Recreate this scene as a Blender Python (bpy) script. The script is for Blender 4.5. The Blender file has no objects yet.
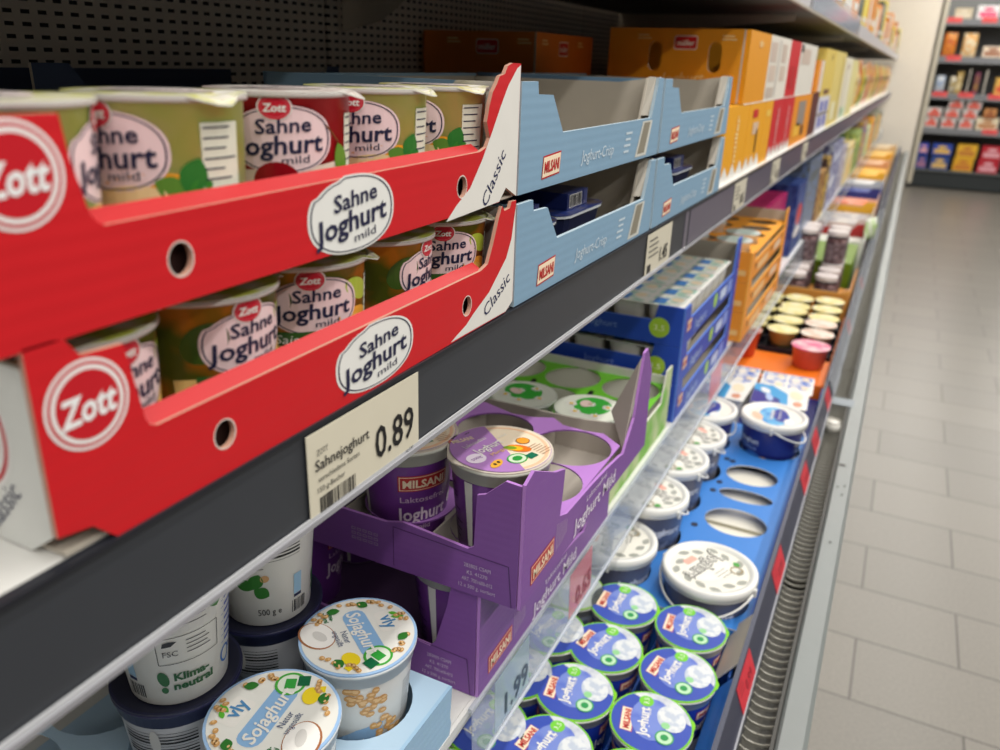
import bpy, math, random
from mathutils import Matrix, Vector, geometry
PI = math.pi
S = bpy.context.scene
COL = S.collection
random.seed(7)

# ------------------------------------------------------------------ camera
CAM = Vector((0, 0, 1.425))
FPX = 795.11
_V1 = Vector((922-500, 74-375, FPX)).normalized()          # image direction of world +Y
_V2 = -Vector((432-500, 2380-375, FPX)).normalized()       # image direction of world +Z
_V3 = _V1.cross(_V2)                                       # image direction of world +X
ROT = Matrix((_V3, _V1, _V2))                              # image (x right, y down, z forward) -> world
cam = bpy.data.objects.new('camera', bpy.data.cameras.new('camera'))
COL.objects.link(cam)
cam.data.sensor_width = 36
cam.data.lens = FPX*36/1000
cr, cu, cb = ROT @ Vector((1, 0, 0)), -(ROT @ Vector((0, 1, 0))), -(ROT @ Vector((0, 0, 1)))
cam.matrix_world = Matrix(((cr.x, cu.x, cb.x, CAM.x), (cr.y, cu.y, cb.y, CAM.y), (cr.z, cu.z, cb.z, CAM.z), (0, 0, 0, 1)))
cam.data.dof.use_dof = True
cam.data.dof.focus_distance = 0.60
cam.data.dof.aperture_fstop = 7.0
cam.data.clip_start = .02
S.camera = cam

# ------------------------------------------------------------------ light, exposure
S.view_settings.view_transform = 'Standard'
S.view_settings.look = 'None'
S.view_settings.gamma = 1
S.view_settings.exposure = 0.0
w = bpy.data.worlds.new('store_light'); S.world = w; w.use_nodes = True
w.node_tree.nodes['Background'].inputs[0].default_value = (1.0, .97, .93, 1)
w.node_tree.nodes['Background'].inputs[1].default_value = .085

def area(name, loc, sx, sy, power, rot=(0, 0, 0), col=(1, .96, .9)):
    l = bpy.data.lights.new(name, 'AREA'); l.shape = 'RECTANGLE'; l.size = sx; l.size_y = sy; l.energy = power; l.color = col
    o = bpy.data.objects.new(name, l); o.location = loc; o.rotation_euler = rot; COL.objects.link(o)
    return o
area('ceiling_tube_light', (.18, 6.2, 2.95), .10, 17.0, 125)
area('aisle_tube_light', (.80, 6.2, 2.97), .10, 17.0, 145)
area('second_ceiling_tube_light', (1.95, 6.2, 3.0), .12, 17.0, 225)

# ------------------------------------------------------------------ materials
def lin(c):
    c = c/255
    return c/12.92 if c <= .04045 else ((c+.055)/1.055)**2.4
_M = {}
def mat(rgb, rough=.5, kind='plain', alpha=1, metal=0, rgb2=None, scale=40):
    key = (rgb, rough, kind, alpha, metal, rgb2, scale)
    if key in _M: return _M[key]
    m = bpy.data.materials.new('%s_%02x%02x%02x' % ((kind,)+tuple(int(v) for v in rgb))); m.use_nodes = True
    nt = m.node_tree; N = nt.nodes; L = nt.links; b = N['Principled BSDF']
    c = tuple(lin(v) for v in rgb)+(1,)
    b.inputs['Roughness'].default_value = rough
    b.inputs['Metallic'].default_value = metal
    tc = N.new('ShaderNodeTexCoord')
    nz = N.new('ShaderNodeTexNoise'); nz.inputs['Scale'].default_value = scale
    L.new(tc.outputs['Object'], nz.inputs['Vector'])
    mix = N.new('ShaderNodeMix'); mix.data_type = 'RGBA'
    if kind == 'print' or rgb2:
        ramp = N.new('ShaderNodeMapRange'); ramp.inputs['From Min'].default_value = .42; ramp.inputs['From Max'].default_value = .58
        L.new(nz.outputs['Fac'], ramp.inputs['Value']); L.new(ramp.outputs['Result'], mix.inputs['Factor'])
        mix.inputs[6].default_value = c; mix.inputs[7].default_value = tuple(lin(v) for v in (rgb2 or rgb))+(1,)
    else:
        L.new(nz.outputs['Fac'], mix.inputs['Factor'])
        mix.inputs[6].default_value = tuple(v*.96 for v in c[:3])+(1,)
        mix.inputs[7].default_value = tuple(min(1, v*1.04) for v in c[:3])+(1,)
    L.new(mix.outputs[2], b.inputs['Base Color'])
    if kind == 'carton':
        wv = N.new('ShaderNodeTexWave'); wv.bands_direction = 'Y'; wv.inputs['Scale'].default_value = 42; wv.inputs['Distortion'].default_value = .6
        wv.bands_direction = 'Z'
        L.new(tc.outputs['Object'], wv.inputs['Vector'])
        bp = N.new('ShaderNodeBump'); bp.inputs['Strength'].default_value = .06; bp.inputs['Distance'].default_value = .001
        L.new(wv.outputs['Fac'], bp.inputs['Height']); L.new(bp.outputs['Normal'], b.inputs['Normal'])
    if kind in ('foil', 'crumple'):
        n2 = N.new('ShaderNodeTexNoise'); n2.inputs['Scale'].default_value = 60; L.new(tc.outputs['Object'], n2.inputs['Vector'])
        bp = N.new('ShaderNodeBump'); bp.inputs['Strength'].default_value = .3; bp.inputs['Distance'].default_value = .0012
        L.new(n2.outputs['Fac'], bp.inputs['Height']); L.new(bp.outputs['Normal'], b.inputs['Normal'])
    if kind == 'clear':
        out = N['Material Output']; tr = N.new('ShaderNodeBsdfTransparent'); tr.inputs[0].default_value = (.93, .95, .97, 1)
        ms = N.new('ShaderNodeMixShader'); ms.inputs[0].default_value = alpha
        L.new(tr.outputs[0], ms.inputs[1]); L.new(b.outputs[0], ms.inputs[2]); L.new(ms.outputs[0], out.inputs[0])
    _M[key] = m
    return m
def peg_mat():
    m = bpy.data.materials.new('perforated_sheet_steel'); m.use_nodes = True
    nt = m.node_tree; N = nt.nodes; L = nt.links; b = N['Principled BSDF']
    tc = N.new('ShaderNodeTexCoord'); sp = N.new('ShaderNodeSeparateXYZ'); L.new(tc.outputs['Object'], sp.inputs[0])
    def mth(op, a, bb=None, c=None):
        n = N.new('ShaderNodeMath'); n.operation = op
        for i, v in enumerate((a, bb, c)):
            if v is None: continue
            if isinstance(v, (int, float)): n.inputs[i].default_value = v
            else: L.new(v, n.inputs[i])
        return n.outputs[0]
    fy = mth('ABSOLUTE', mth('SUBTRACT', mth('FRACT', mth('DIVIDE', sp.outputs[1], .0172)), .5))
    fz = mth('ABSOLUTE', mth('SUBTRACT', mth('FRACT', mth('DIVIDE', sp.outputs[2], .0108)), .5))
    h = mth('MULTIPLY', mth('LESS_THAN', fy, .26), mth('LESS_THAN', fz, .17))
    mix = N.new('ShaderNodeMix'); mix.data_type = 'RGBA'; L.new(h, mix.inputs['Factor'])
    mix.inputs[6].default_value = (.80, .72, .62, 1); mix.inputs[7].default_value = (.004, .004, .004, 1)
    L.new(mix.outputs[2], b.inputs['Base Color']); b.inputs['Roughness'].default_value = .7
    return m
def tile_mat():
    m = bpy.data.materials.new('grey_floor_tiles'); m.use_nodes = True
    nt = m.node_tree; N = nt.nodes; L = nt.links; b = N['Principled BSDF']
    tc = N.new('ShaderNodeTexCoord')
    mp = N.new('ShaderNodeMapping'); mp.inputs['Location'].default_value = TILE_OFF
    L.new(tc.outputs['Object'], mp.inputs['Vector'])
    br = N.new('ShaderNodeTexBrick'); br.offset = .5
    br.inputs['Scale'].default_value = 1; br.inputs['Brick Width'].default_value = .494; br.inputs['Row Height'].default_value = .25
    br.inputs['Mortar Size'].default_value = .0028; br.inputs['Mortar Smooth'].default_value = .2; br.inputs['Bias'].default_value = 0
    br.inputs['Color1'].default_value = (.195, .178, .150, 1); br.inputs['Color2'].default_value = (.170, .156, .132, 1); br.inputs['Mortar'].default_value = (.06, .052, .042, 1)
    L.new(mp.outputs[0], br.inputs['Vector'])
    nz = N.new('ShaderNodeTexNoise'); nz.inputs['Scale'].default_value = 130; nz.inputs['Detail'].default_value = 4; L.new(tc.outputs['Object'], nz.inputs['Vector'])
    mr = N.new('ShaderNodeMapRange'); mr.inputs[1].default_value = .3; mr.inputs[2].default_value = .7; mr.inputs[3].default_value = .88; mr.inputs[4].default_value = 1.08
    L.new(nz.outputs[0], mr.inputs[0])
    mx = N.new('ShaderNodeMix'); mx.data_type = 'RGBA'; mx.blend_type = 'MULTIPLY'; mx.inputs['Factor'].default_value = 1
    L.new(br.outputs['Color'], mx.inputs[6]); L.new(mr.outputs[0], mx.inputs[7]); L.new(mx.outputs[2], b.inputs['Base Color'])
    b.inputs['Roughness'].default_value = .33
    bp = N.new('ShaderNodeBump'); bp.inputs['Strength'].default_value = .25; bp.inputs['Distance'].default_value = .002; bp.invert = True
    L.new(br.outputs['Fac'], bp.inputs['Height']); L.new(bp.outputs['Normal'], b.inputs['Normal'])
    return m
TILE_OFF = (-.131, -.006, 0)

# ------------------------------------------------------------------ tracing: a pixel seen on a plane of the place
def onx(px, py, x):
    r = ROT @ Vector((px-500, py-375, FPX)); k = (x-CAM.x)/r.x
    return (CAM.y+r.y*k, CAM.z+r.z*k)
def onz(px, py, z):
    r = ROT @ Vector((px-500, py-375, FPX)); k = (z-CAM.z)/r.z
    return (CAM.x+r.x*k, CAM.y+r.y*k)
def ony(px, py, y):
    r = ROT @ Vector((px-500, py-375, FPX)); k = (y-CAM.y)/r.y
    return (CAM.x+r.x*k, CAM.z+r.z*k)

# ------------------------------------------------------------------ mesh builder
class Fr:                                     # flat frame: u, v on the surface, w outwards
    def __init__(s, o, u, v): s.o = Vector(o); s.u = Vector(u).normalized(); s.v = Vector(v).normalized(); s.n = s.u.cross(s.v)
    def __call__(s, u, v, w=0): return s.o+s.u*u+s.v*v+s.n*w
def FX(x, y=0, z=0): return Fr((x, y, z), (0, 1, 0), (0, 0, 1))          # faces the aisle (+X)
def FN(y, x=0, z=0): return Fr((x, y, z), (1, 0, 0), (0, 0, 1))          # faces -Y
def FP(y, x=0, z=0): return Fr((x, y, z), (-1, 0, 0), (0, 0, 1))         # faces +Y
def FZ(z, x=0, y=0, a=0): return Fr((x, y, z), (math.cos(a), math.sin(a), 0), (-math.sin(a), math.cos(a), 0))
class Cone:                                   # wraps u round a conical cup wall, u=0 faces +X
    curved = True
    def __init__(s, rb, rt, z0, z1, a0=0, x=0, y=0): s.rb, s.rt, s.z0, s.z1, s.a0, s.x, s.y = rb, rt, z0, z1, a0, x, y; s.rm = (rb+rt)/2
    def __call__(s, u, v, w=0):
        a = s.a0+u/s.rm; r = s.rb+(s.rt-s.rb)*(v-s.z0)/(s.z1-s.z0)+w
        return Vector((s.x+r*math.cos(a), s.y+r*math.sin(a), v))
_T = {}
def text_mesh(s, bold):
    k = (s, bold)
    if k not in _T:
        c = bpy.data.curves.new('t', 'FONT'); c.body = s; c.size = 1; c.resolution_u = 2; c.offset = bold
        o = bpy.data.objects.new('t', c); COL.objects.link(o)
        me = bpy.data.meshes.new_from_object(o.evaluated_get(bpy.context.evaluated_depsgraph_get()))
        me.calc_loop_triangles()
        vs = [(v.co.x, v.co.y) for v in me.vertices]; fs = [tuple(t.vertices) for t in me.loop_triangles]
        bpy.data.objects.remove(o); bpy.data.meshes.remove(me); bpy.data.curves.remove(c)
        _T[k] = (vs, fs)
    return _T[k]
def clip(poly, x, keep_less):
    out = []
    for i in range(len(poly)):
        a, b = poly[i-1], poly[i]
        ia = (a[0] <= x) == keep_less or a[0] == x; ib = (b[0] <= x) == keep_less or b[0] == x
        if ia != ib:
            t = (x-a[0])/(b[0]-a[0]); out.append((x, a[1]+t*(b[1]-a[1])))
        if ib: out.append(b)
    return out
def ell(cx, cy, rx, ry, n=24, rot=0, a0=0, a1=2*PI):
    full = abs(a1-a0-2*PI) < 1e-6; c, s = math.cos(rot), math.sin(rot); r = []
    for i in range(n if full else n+1):
        t = a0+(a1-a0)*i/n; x, y = rx*math.cos(t), ry*math.sin(t)
        r.append((cx+x*c-y*s, cy+x*s+y*c))
    return r
def rect(cx, cy, w, h, rot=0, sk=0):
    c, s = math.cos(rot), math.sin(rot)
    return [(cx+(x+sk*y)*c-y*s, cy+(x+sk*y)*s+y*c) for x, y in ((-w/2, -h/2), (w/2, -h/2), (w/2, h/2), (-w/2, h/2))]
def rrect(cx, cy, w, h, r, rot=0):
    p = []
    for (sx, sy, a) in ((1, 1, 0), (-1, 1, PI/2), (-1, -1, PI), (1, -1, 1.5*PI)):
        for i in range(4):
            t = a+i*PI/6; p.append((sx*(w/2-r)+r*math.cos(t), sy*(h/2-r)+r*math.sin(t)))
    c, s = math.cos(rot), math.sin(rot)
    return [(cx+x*c-y*s, cy+x*s+y*c) for x, y in p]
def leaf(cx, cy, l, w, rot):
    p = []
    for i in range(13):
        t = i/12; p.append((t*l, w/2*math.sin(PI*t)**.8))
    for i in range(11, 0, -1):
        t = i/12; p.append((t*l, -w/2*math.sin(PI*t)**.8))
    c, s = math.cos(rot), math.sin(rot)
    return [(cx+x*c-y*s, cy+x*s+y*c) for x, y in p]
class MB:
    def __init__(s): s.v = []; s.f = []; s.m = []; s.sm = []; s.mats = []; s.lift = 0
    def mi(s, m):
        if m not in s.mats: s.mats.append(m)
        return s.mats.index(m)
    def add(s, vs, fs, m, smooth=False):
        b = len(s.v); s.v += [tuple(v) for v in vs]; i = s.mi(m)
        for f in fs: s.f.append(tuple(b+k for k in f)); s.m.append(i); s.sm.append(smooth)
    def box(s, x0, x1, y0, y1, z0, z1, m):
        s.add([(x, y, z) for x in (x0, x1) for y in (y0, y1) for z in (z0, z1)],
              [(0, 1, 3, 2), (4, 6, 7, 5), (0, 4, 5, 1), (2, 3, 7, 6), (0, 2, 6, 4), (1, 5, 7, 3)], m)
    def prism(s, loops, fr, t, m, mside=None, mback=None):
        if loops and not isinstance(loops[0][0], (tuple, list)): loops = [loops]
        mside = mside or m; mback = mback or m
        tri = geometry.tessellate_polygon([[Vector((p[0], p[1], 0)) for p in l] for l in loops])
        flat = [p for l in loops for p in l]
        def area2(a, b, c): return (b[0]-a[0])*(c[1]-a[1])-(b[1]-a[1])*(c[0]-a[0])
        tri = [tt if area2(*[flat[i] for i in tt]) > 0 else tt[::-1] for tt in tri]
        s.add([fr(p[0], p[1], 0) for p in flat], tri, m)
        s.add([fr(p[0], p[1], -t) for p in flat], [tt[::-1] for tt in tri], mback)
        for l in loops:
            n = len(l)
            s.add([fr(p[0], p[1], 0) for p in l]+[fr(p[0], p[1], -t) for p in l], [(i, i+n, (i+1) % n+n, (i+1) % n) for i in range(n)], mside)
    def decal(s, poly, fr, m, lift=.0003, holes=None):
        loops = [poly]+(holes or [])
        flat = [p for l in loops for p in l]
        tri = geometry.tessellate_polygon([[Vector((p[0], p[1], 0)) for p in l] for l in loops])
        s._tris([[flat[i] for i in t] for t in tri], fr, m, lift)
    def ring(s, cx, cy, rx, ry, w, fr, m, lift=.0003, n=32, rot=0):
        s.decal(ell(cx, cy, rx, ry, n, rot), fr, m, lift, [ell(cx, cy, rx-w, ry-w, n, rot)])
    def _tris(s, tris, fr, m, lift):
        cur = getattr(fr, 'curved', False)
        for t in tris:
            if (t[1][0]-t[0][0])*(t[2][1]-t[0][1])-(t[1][1]-t[0][1])*(t[2][0]-t[0][0]) < 0: t = t[::-1]
            parts = [t]
            if cur:
                lo, hi = min(p[0] for p in t), max(p[0] for p in t); st = .005
                k0, k1 = math.floor(lo/st), math.ceil(hi/st)
                if k1-k0 > 1:
                    parts = []; rest = t
                    for k in range(k0+1, k1):
                        a = clip(rest, k*st, True); rest = clip(rest, k*st, False)
                        if len(a) > 2: parts.append(a)
                        if len(rest) < 3: break
                    if len(rest) > 2: parts.append(rest)
            for p in parts: s.add([fr(q[0], q[1], lift) for q in p], [tuple(range(len(p)))], m, cur)
    def text(s, txt, fr, cx, cy, h, m, width=None, rot=0, shear=0, bold=0, lift=.0005, arch=0):
        vs, fs = text_mesh(txt, bold)
        if not vs: return
        x0, x1 = min(v[0] for v in vs), max(v[0] for v in vs)
        k = h/.73; kx = (width/(x1-x0)) if width else k
        c, sn = math.cos(rot), math.sin(rot); q = []
        for x, y in vs:
            X = (x-(x0+x1)/2)*kx+shear*(y-.36)*k; Y = (y-.36)*k-arch*X*X; q.append((cx+X*c-Y*sn, cy+X*sn+Y*c))
        s._tris([[q[i] for i in f] for f in fs], fr, m, lift)
    def bars(s, fr, x0, y0, w, h, m, n=22, lift=.0004, seed=1):
        r = random.Random(seed); x = x0
        step = w/n
        for i in range(n):
            bw = step*r.choice((.3, .5, .75)); s.decal(rect(x+bw/2, y0+h/2, bw, h), fr, m, lift); x += step
    def lines(s, fr, x0, y1, w, n, pitch, m, th=.0006, lift=.0004, seed=3, rot=0):
        r = random.Random(seed)
        for i in range(n):
            ww = w*r.uniform(.55, 1); s.decal(rect(x0+ww/2, y1-i*pitch, ww, th), fr, m, lift)
    def lathe(s, prof, mats, n=40, x=0, y=0, smooth=True):
        vs = [(x+r*math.cos(2*PI*i/n), y+r*math.sin(2*PI*i/n), z) for r, z in prof for i in range(n)]
        if not isinstance(mats, (list, tuple)): mats = [mats]*(len(prof)-1)
        b = len(s.v); s.v += vs
        for k in range(len(prof)-1):
            mi = s.mi(mats[k])
            for i in range(n):
                j = (i+1) % n; s.f.append((b+k*n+i, b+k*n+j, b+(k+1)*n+j, b+(k+1)*n+i)); s.m.append(mi); s.sm.append(smooth)
    def tube(s, pts, r, m, n=6):
        rings = []
        for i, p in enumerate(pts):
            p = Vector(p); d = (Vector(pts[min(i+1, len(pts)-1)])-Vector(pts[max(i-1, 0)])).normalized()
            a = d.cross(Vector((0, 0, 1)));  a = a.normalized() if a.length > .01 else Vector((1, 0, 0)); b = d.cross(a)
            rings += [p+(a*math.cos(2*PI*k/n)+b*math.sin(2*PI*k/n))*r for k in range(n)]
        fs = [(i*n+k, i*n+(k+1) % n, (i+1)*n+(k+1) % n, (i+1)*n+k) for i in range(len(pts)-1) for k in range(n)]
        fs += [tuple(range(n))[::-1], tuple((len(pts)-1)*n+k for k in range(n))]
        s.add(rings, fs, m, True)
    def build(s, name, parent=None, loc=None, rotz=0):
        me = bpy.data.meshes.new(name); me.from_pydata(s.v, [], s.f)
        for m in s.mats: me.materials.append(m)
        me.polygons.foreach_set('material_index', s.m); me.polygons.foreach_set('use_smooth', s.sm)
        me.update()
        o = bpy.data.objects.new(name, me); COL.objects.link(o)
        if parent: o.parent = parent
        if loc: o.location = loc
        if rotz: o.rotation_euler = (0, 0, rotz)
        return o
def tag(o, label=None, cat=None, group=None, kind=None):
    if label: o['label'] = label
    if cat: o['category'] = cat
    if group: o['group'] = group
    if kind: o['kind'] = kind
    return o
def empty(name, loc=(0, 0, 0), rz=0):
    o = bpy.data.objects.new(name, None); o.empty_display_size = .02; o.location = loc; o.rotation_euler = (0, 0, rz); COL.objects.link(o); return o
def dup(root, loc, rz=0, label=None, group=None, cat=None):
    r = root.copy(); COL.objects.link(r); r.scale = (1, 1, 1); r.location = loc; r.rotation_euler = (0, 0, rz)
    for k in ('label', 'group', 'category'):
        if k in r: del r[k]
    tag(r, label, cat or root.get('category'), group)
    for ch in list(root.children):
        c = ch.copy(); COL.objects.link(c); c.parent = r
        if root.type == 'EMPTY': c.rotation_euler = (0, 0, 0)
        for g in ch.children:
            d = g.copy(); COL.objects.link(d); d.parent = c
    return r
class Proto:                                   # first placement moves the source itself, later ones copy it
    def __init__(s, root): s.root = root; s.used = False
    def put(s, loc, rz=0, label=None, group=None, cat=None):
        if not s.used:
            s.used = True; r = s.root; r.location = loc; r.rotation_euler = (0, 0, rz); tag(r, label, cat or r.get('category'), group); return r
        return dup(s.root, loc, rz, label, group, cat)
ORD = ['nearest', 'second', 'third', 'fourth', 'fifth', 'sixth', 'seventh', 'eighth', 'ninth', 'tenth', 'eleventh', 'twelfth', 'thirteenth', 'fourteenth', 'fifteenth', 'sixteenth', 'seventeenth', 'eighteenth', 'nineteenth', 'twentieth', 'twenty first', 'twenty second', 'twenty third', 'twenty fourth', 'twenty fifth', 'twenty sixth', 'twenty seventh', 'twenty eighth']

WHITE = mat((236, 234, 228), .4); INK = mat((28, 30, 66), .5); BLACK = mat((16, 16, 18), .5)
RED = mat((204, 22, 32), .42, 'carton'); REDIN = mat((188, 26, 32), .5); GREYB = mat((190, 182, 168), .75); PALE = mat((226, 228, 224), .45, 'carton')

# ================================================================== THE SETTING
SH1 = 1.2455; SH2 = .87; SHU = 1.549; DECK = .61
mb = MB(); mb.box(-1.6, 5.0, -1.2, 15.5, -.05, 0, tile_mat()); tag(mb.build('floor'), kind='structure')
mb = MB(); mb.box(-1.6, .34, 12.96, 13.1, 0, 3.2, mat((244, 236, 222), .5)); tag(mb.build('wall_far'), kind='structure')

# ------------------------------------------------------------------ long wall chiller (open front refrigerated case)
chill = empty('refrigerated_display_case', (-.35, 4.5, 0))
tag(chill, 'long open refrigerated wall case with perforated back and air grille along the front', 'refrigerator')
def cpart(mb, name): o = mb.build(name); o.parent = chill; o.matrix_parent_inverse = Matrix.Translation((.35, -4.5, 0)); return o
DG = mat((66, 66, 70), .5); MG = mat((150, 152, 150), .45)
Y0, Y1 = -.5, 9.75
pegm = peg_mat()
mb = MB(); JT = .967
for a, b in ((Y0, JT-.003), (JT+.003, 1.95), (1.956, 3.2), (3.206, 9.75)): mb.box(-.76, -.75, a, b, .3, 2.2, pegm)
mb.box(-.775, -.762, Y0, Y1, .3, 2.25, BLACK)
cpart(mb, 'perforated_back')
mb = MB(); mb.box(-.74, -.07, Y0, Y1, DECK-.03, DECK-.004, mat((120, 122, 122), .5)); mb.box(-.775, .0, Y0, Y1, 0.05, DECK-.15, mat((90, 90, 92), .5)); cpart(mb, 'deck')
mb = MB(); mb.box(-.8, -.74, Y0, Y1, 0, .3, DG); mb.box(.012, .030, Y0, Y1, .02, .60, mat((170, 172, 170), .4)); cpart(mb, 'base_panel')
# bumper strip on the front edge
GZ = .655
mb = MB(); strip = mat((122, 128, 127), .4)
prof = [(-.0045, GZ-.03), (-.0045, GZ), (-.001, GZ+.003), (.026, GZ+.002), (.0315, GZ-.004), (.0315, GZ-.06)]
mb.prism([(x, z) for x, z in prof], Fr((0, Y0, 0), (1, 0, 0), (0, 0, 1)), Y1-Y0, strip)
for y, x in ((1.33, .012), (1.55, .006), (1.52, .016), (1.56, .018), (2.9, .02)): mb.decal(ell(x, y, .002, .004, 10), FZ(GZ+.0028), BLACK, .0006)
mb.decal(ell(.006, 1.655, .008, .006, 12), FZ(GZ+.0028), mat((60, 58, 56), .6), .0006)
cpart(mb, 'bumper_strip')
# air grille: thin curved ribs over a channel
mb = MB(); rib = mat((158, 156, 146), .4, metal=.3)
mb.box(-.052, -.044, Y0, Y1, GZ-.06, GZ+.004, mat((30, 32, 38), .5)); mb.box(-.0105, -.0058, Y0, Y1, GZ-.03, GZ+.002, mat((60, 60, 56), .5))
y = Y0
def rib_at(y):
    pts = [(-.0455, y, GZ+.001), (-.038, y-.0014, GZ-.003), (-.029, y-.002, GZ-.004), (-.019, y-.0016, GZ-.003), (-.0105, y-.0004, GZ+.0005)]
    t = .0009; vs = []
    for p in pts: vs += [(p[0], p[1]-t, p[2]), (p[0], p[1]+t, p[2]), (p[0], p[1]+t, p[2]-.004), (p[0], p[1]-t, p[2]-.004)]
    fs = []
    for i in range(len(pts)-1):
        for k in range(4): fs.append((i*4+k, i*4+(k+1) % 4, i*4+4+(k+1) % 4, i*4+4+k))
    mb.add(vs, fs, rib)
while y < 9.5:
    rib_at(y); y += .0165
cpart(mb, 'air_grille')
mb = MB(); gp = mat((66, 64, 57), .55)
segs = [(-.5, .735), (.765, 1.18), (1.215, 2.3), (2.34, 3.5), (3.53, 5.0), (5.05, 7), (7.05, 9.5)]
for a, b in segs:
    mb.box(-.0445, -.0105, a, b, GZ-.024, GZ-.016, gp); mb.box(-.0245, -.0155, a, b, GZ-.016, GZ-.0145, mat((50, 49, 44), .55))
mb.box(-.0445, -.0155, Y0, 9.5, GZ-.07, GZ-.066, BLACK)
cpart(mb, 'grille_channel')
# lower price rail, tilted
RT, RB = (-.0605, .725), (-.046, .687)
railm = mat((50, 52, 72), .35); edgem = mat((160, 162, 170), .35)
def rail_prism(pt, pb, y0, y1, m, th=.004):
    mb = MB(); mb.prism([pb, pt, (pt[0]-th, pt[1]), (pb[0]-th, pb[1])], Fr((0, y0, 0), (1, 0, 0), (0, 0, 1)), y1-y0, m)
    return mb
mb = rail_prism(RT, RB, Y0, 9.5, railm)
mb.box(-.0665, -.0605, Y0, 9.5, .60, .7275, mat((70, 74, 92), .4)); mb.box(-.047, -.0445, Y0, 9.5, .684, .688, edgem)
cpart(mb, 'lower_price_rail')
rn = Vector((RT[0]-RB[0], 0, RT[1]-RB[1])).normalized()
FR3 = Fr((RB[0], 0, RB[1]), (0, 1, 0), tuple(rn)); RW = math.hypot(RT[0]-RB[0], RT[1]-RB[1])
# end wall panel of the chiller far away
mb = MB(); mb.box(-.8, .05, 9.76, 9.86, 0, 2.5, mat((246, 238, 224), .5)); cpart(mb, 'end_panel')

# ------------------------------------------------------------------ shelves
def shelf(zt, zr0, zr1, x, y0, y1, label, railmat, joint=(1.075, 2.0, 3.3, 4.6, 6, 7.5)):
    r = empty('shelf', (x-.25, (y0+y1)/2, zt)); tag(r, label, 'shelf', None)
    def fin(o): o.parent = r; o.matrix_parent_inverse = Matrix.Translation((-(x-.25), -(y0+y1)/2, -zt))
    m = MB(); m.box(-.74, x-.004, y0, y1, zt-.022, zt, mat((216, 216, 212), .4)); fin(m.build('shelf_board'))
    return r, fin
r, fin = shelf(SH1, 0, 0, -.25, -.4, 9.7, 'white steel shelf with dark grey price rail carrying the red and blue cartons', None)
mb = MB(); dg = mat((54, 57, 63), .42)
mb.box(-.254, -.2505, -.4, 9.7, 1.190, 1.2445, dg)
mb.box(-.2545, -.2475, -.4, 9.7, 1.1865, 1.1895, mat((150, 150, 156), .3)); mb.box(-.2545, -.2485, -.4, 9.7, 1.2430, 1.2452, mat((30, 32, 40), .4))  # dark top line drawn for the thin shadow along the shelf edge
mb.box(-.2495, -.2485, -.4, 1.08, 1.1895, 1.192, mat((190, 192, 196), .3))
mb.box(-.2505, -.2496, 1.083, 1.10, 1.1895, 1.2405, mat((104, 98, 112), .3))
mb.box(-.2505, -.2498, 1.11, 9.7, 1.192, 1.240, mat((92, 86, 104), .28))
fin(mb.build('price_rail'))
r, fin = shelf(SH2, 0, 0, -.262, -.4, 9.7, 'white steel shelf with clear price rail carrying the purple and green cartons', None)
mb = MB(); mb.box(-.2655, -.2615, -.4, 9.7, .862, .8705, mat((222, 222, 218), .35)); fin(mb.build('shelf_edge', None))
mb = MB(); clr = mat((214, 220, 230), .08, 'clear', .30)
mb.prism([(-.258, .868), (-.2575, .868), (-.2555, .796), (-.256, .796)], Fr((0, .50, 0), (1, 0, 0), (0, 0, 1)), 9.2, clr)
mb.prism([(-.2615, .872), (-.2575, .872), (-.2575, .868), (-.2615, .868)], Fr((0, .50, 0), (1, 0, 0), (0, 0, 1)), 9.2, mat((220, 224, 232), .1, 'clear', .45))
mb.box(-.2575, -.2535, .50, 9.7, .794, .797, mat((220, 224, 232), .15, 'clear', .6))
o = mb.build('clear_price_rail'); fin(o); tag(o, 'clear plastic price rail')
r, fin = shelf(SHU+.022, 0, 0, -.25, -.4, 9.7, 'top grey shelf seen from below above the yellow cartons', None)
r.children[0].data.materials.clear(); r.children[0].data.materials.append(mat((84, 78, 70), .6))
mb = MB(); mb.box(-.2535, -.2505, -.4, 9.7, 1.552, 1.600, mat((206, 204, 208), .3)); mb.box(-.2545, -.2475, -.4, 9.7, 1.548, 1.5525, mat((190, 184, 170), .35))
for a in (2.05, 3.6): mb.box(-.2505, -.2495, a, a+.012, 1.5525, 1.60, BLACK)
fin(mb.build('price_rail'))
mb = MB(); mb.box(-.2475, -.2465, 2.08, 3.58, 1.553, 1.615, mat((214, 220, 230), .08, 'clear', .35)); o = mb.build('clear_guard'); fin(o)
mb = MB()                                               # bracket under the top shelf at the panel joint
mb.prism([(-.745, 1.548), (-.30, 1.548), (-.30, 1.535), (-.62, 1.508), (-.68, 1.47), (-.745, 1.455)], FN(JT+.03), .004, mat((200, 190, 174), .6))
fin(mb.build('shelf_bracket'))
for yb in (2.2, 3.6, 5.2):
    mb = MB(); mb.prism([(-.745, 1.548), (-.30, 1.548), (-.30, 1.535), (-.62, 1.508), (-.68, 1.47), (-.745, 1.455)], FN(yb), .004, mat((200, 190, 174), .6)); fin(mb.build('shelf_bracket'))

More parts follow.
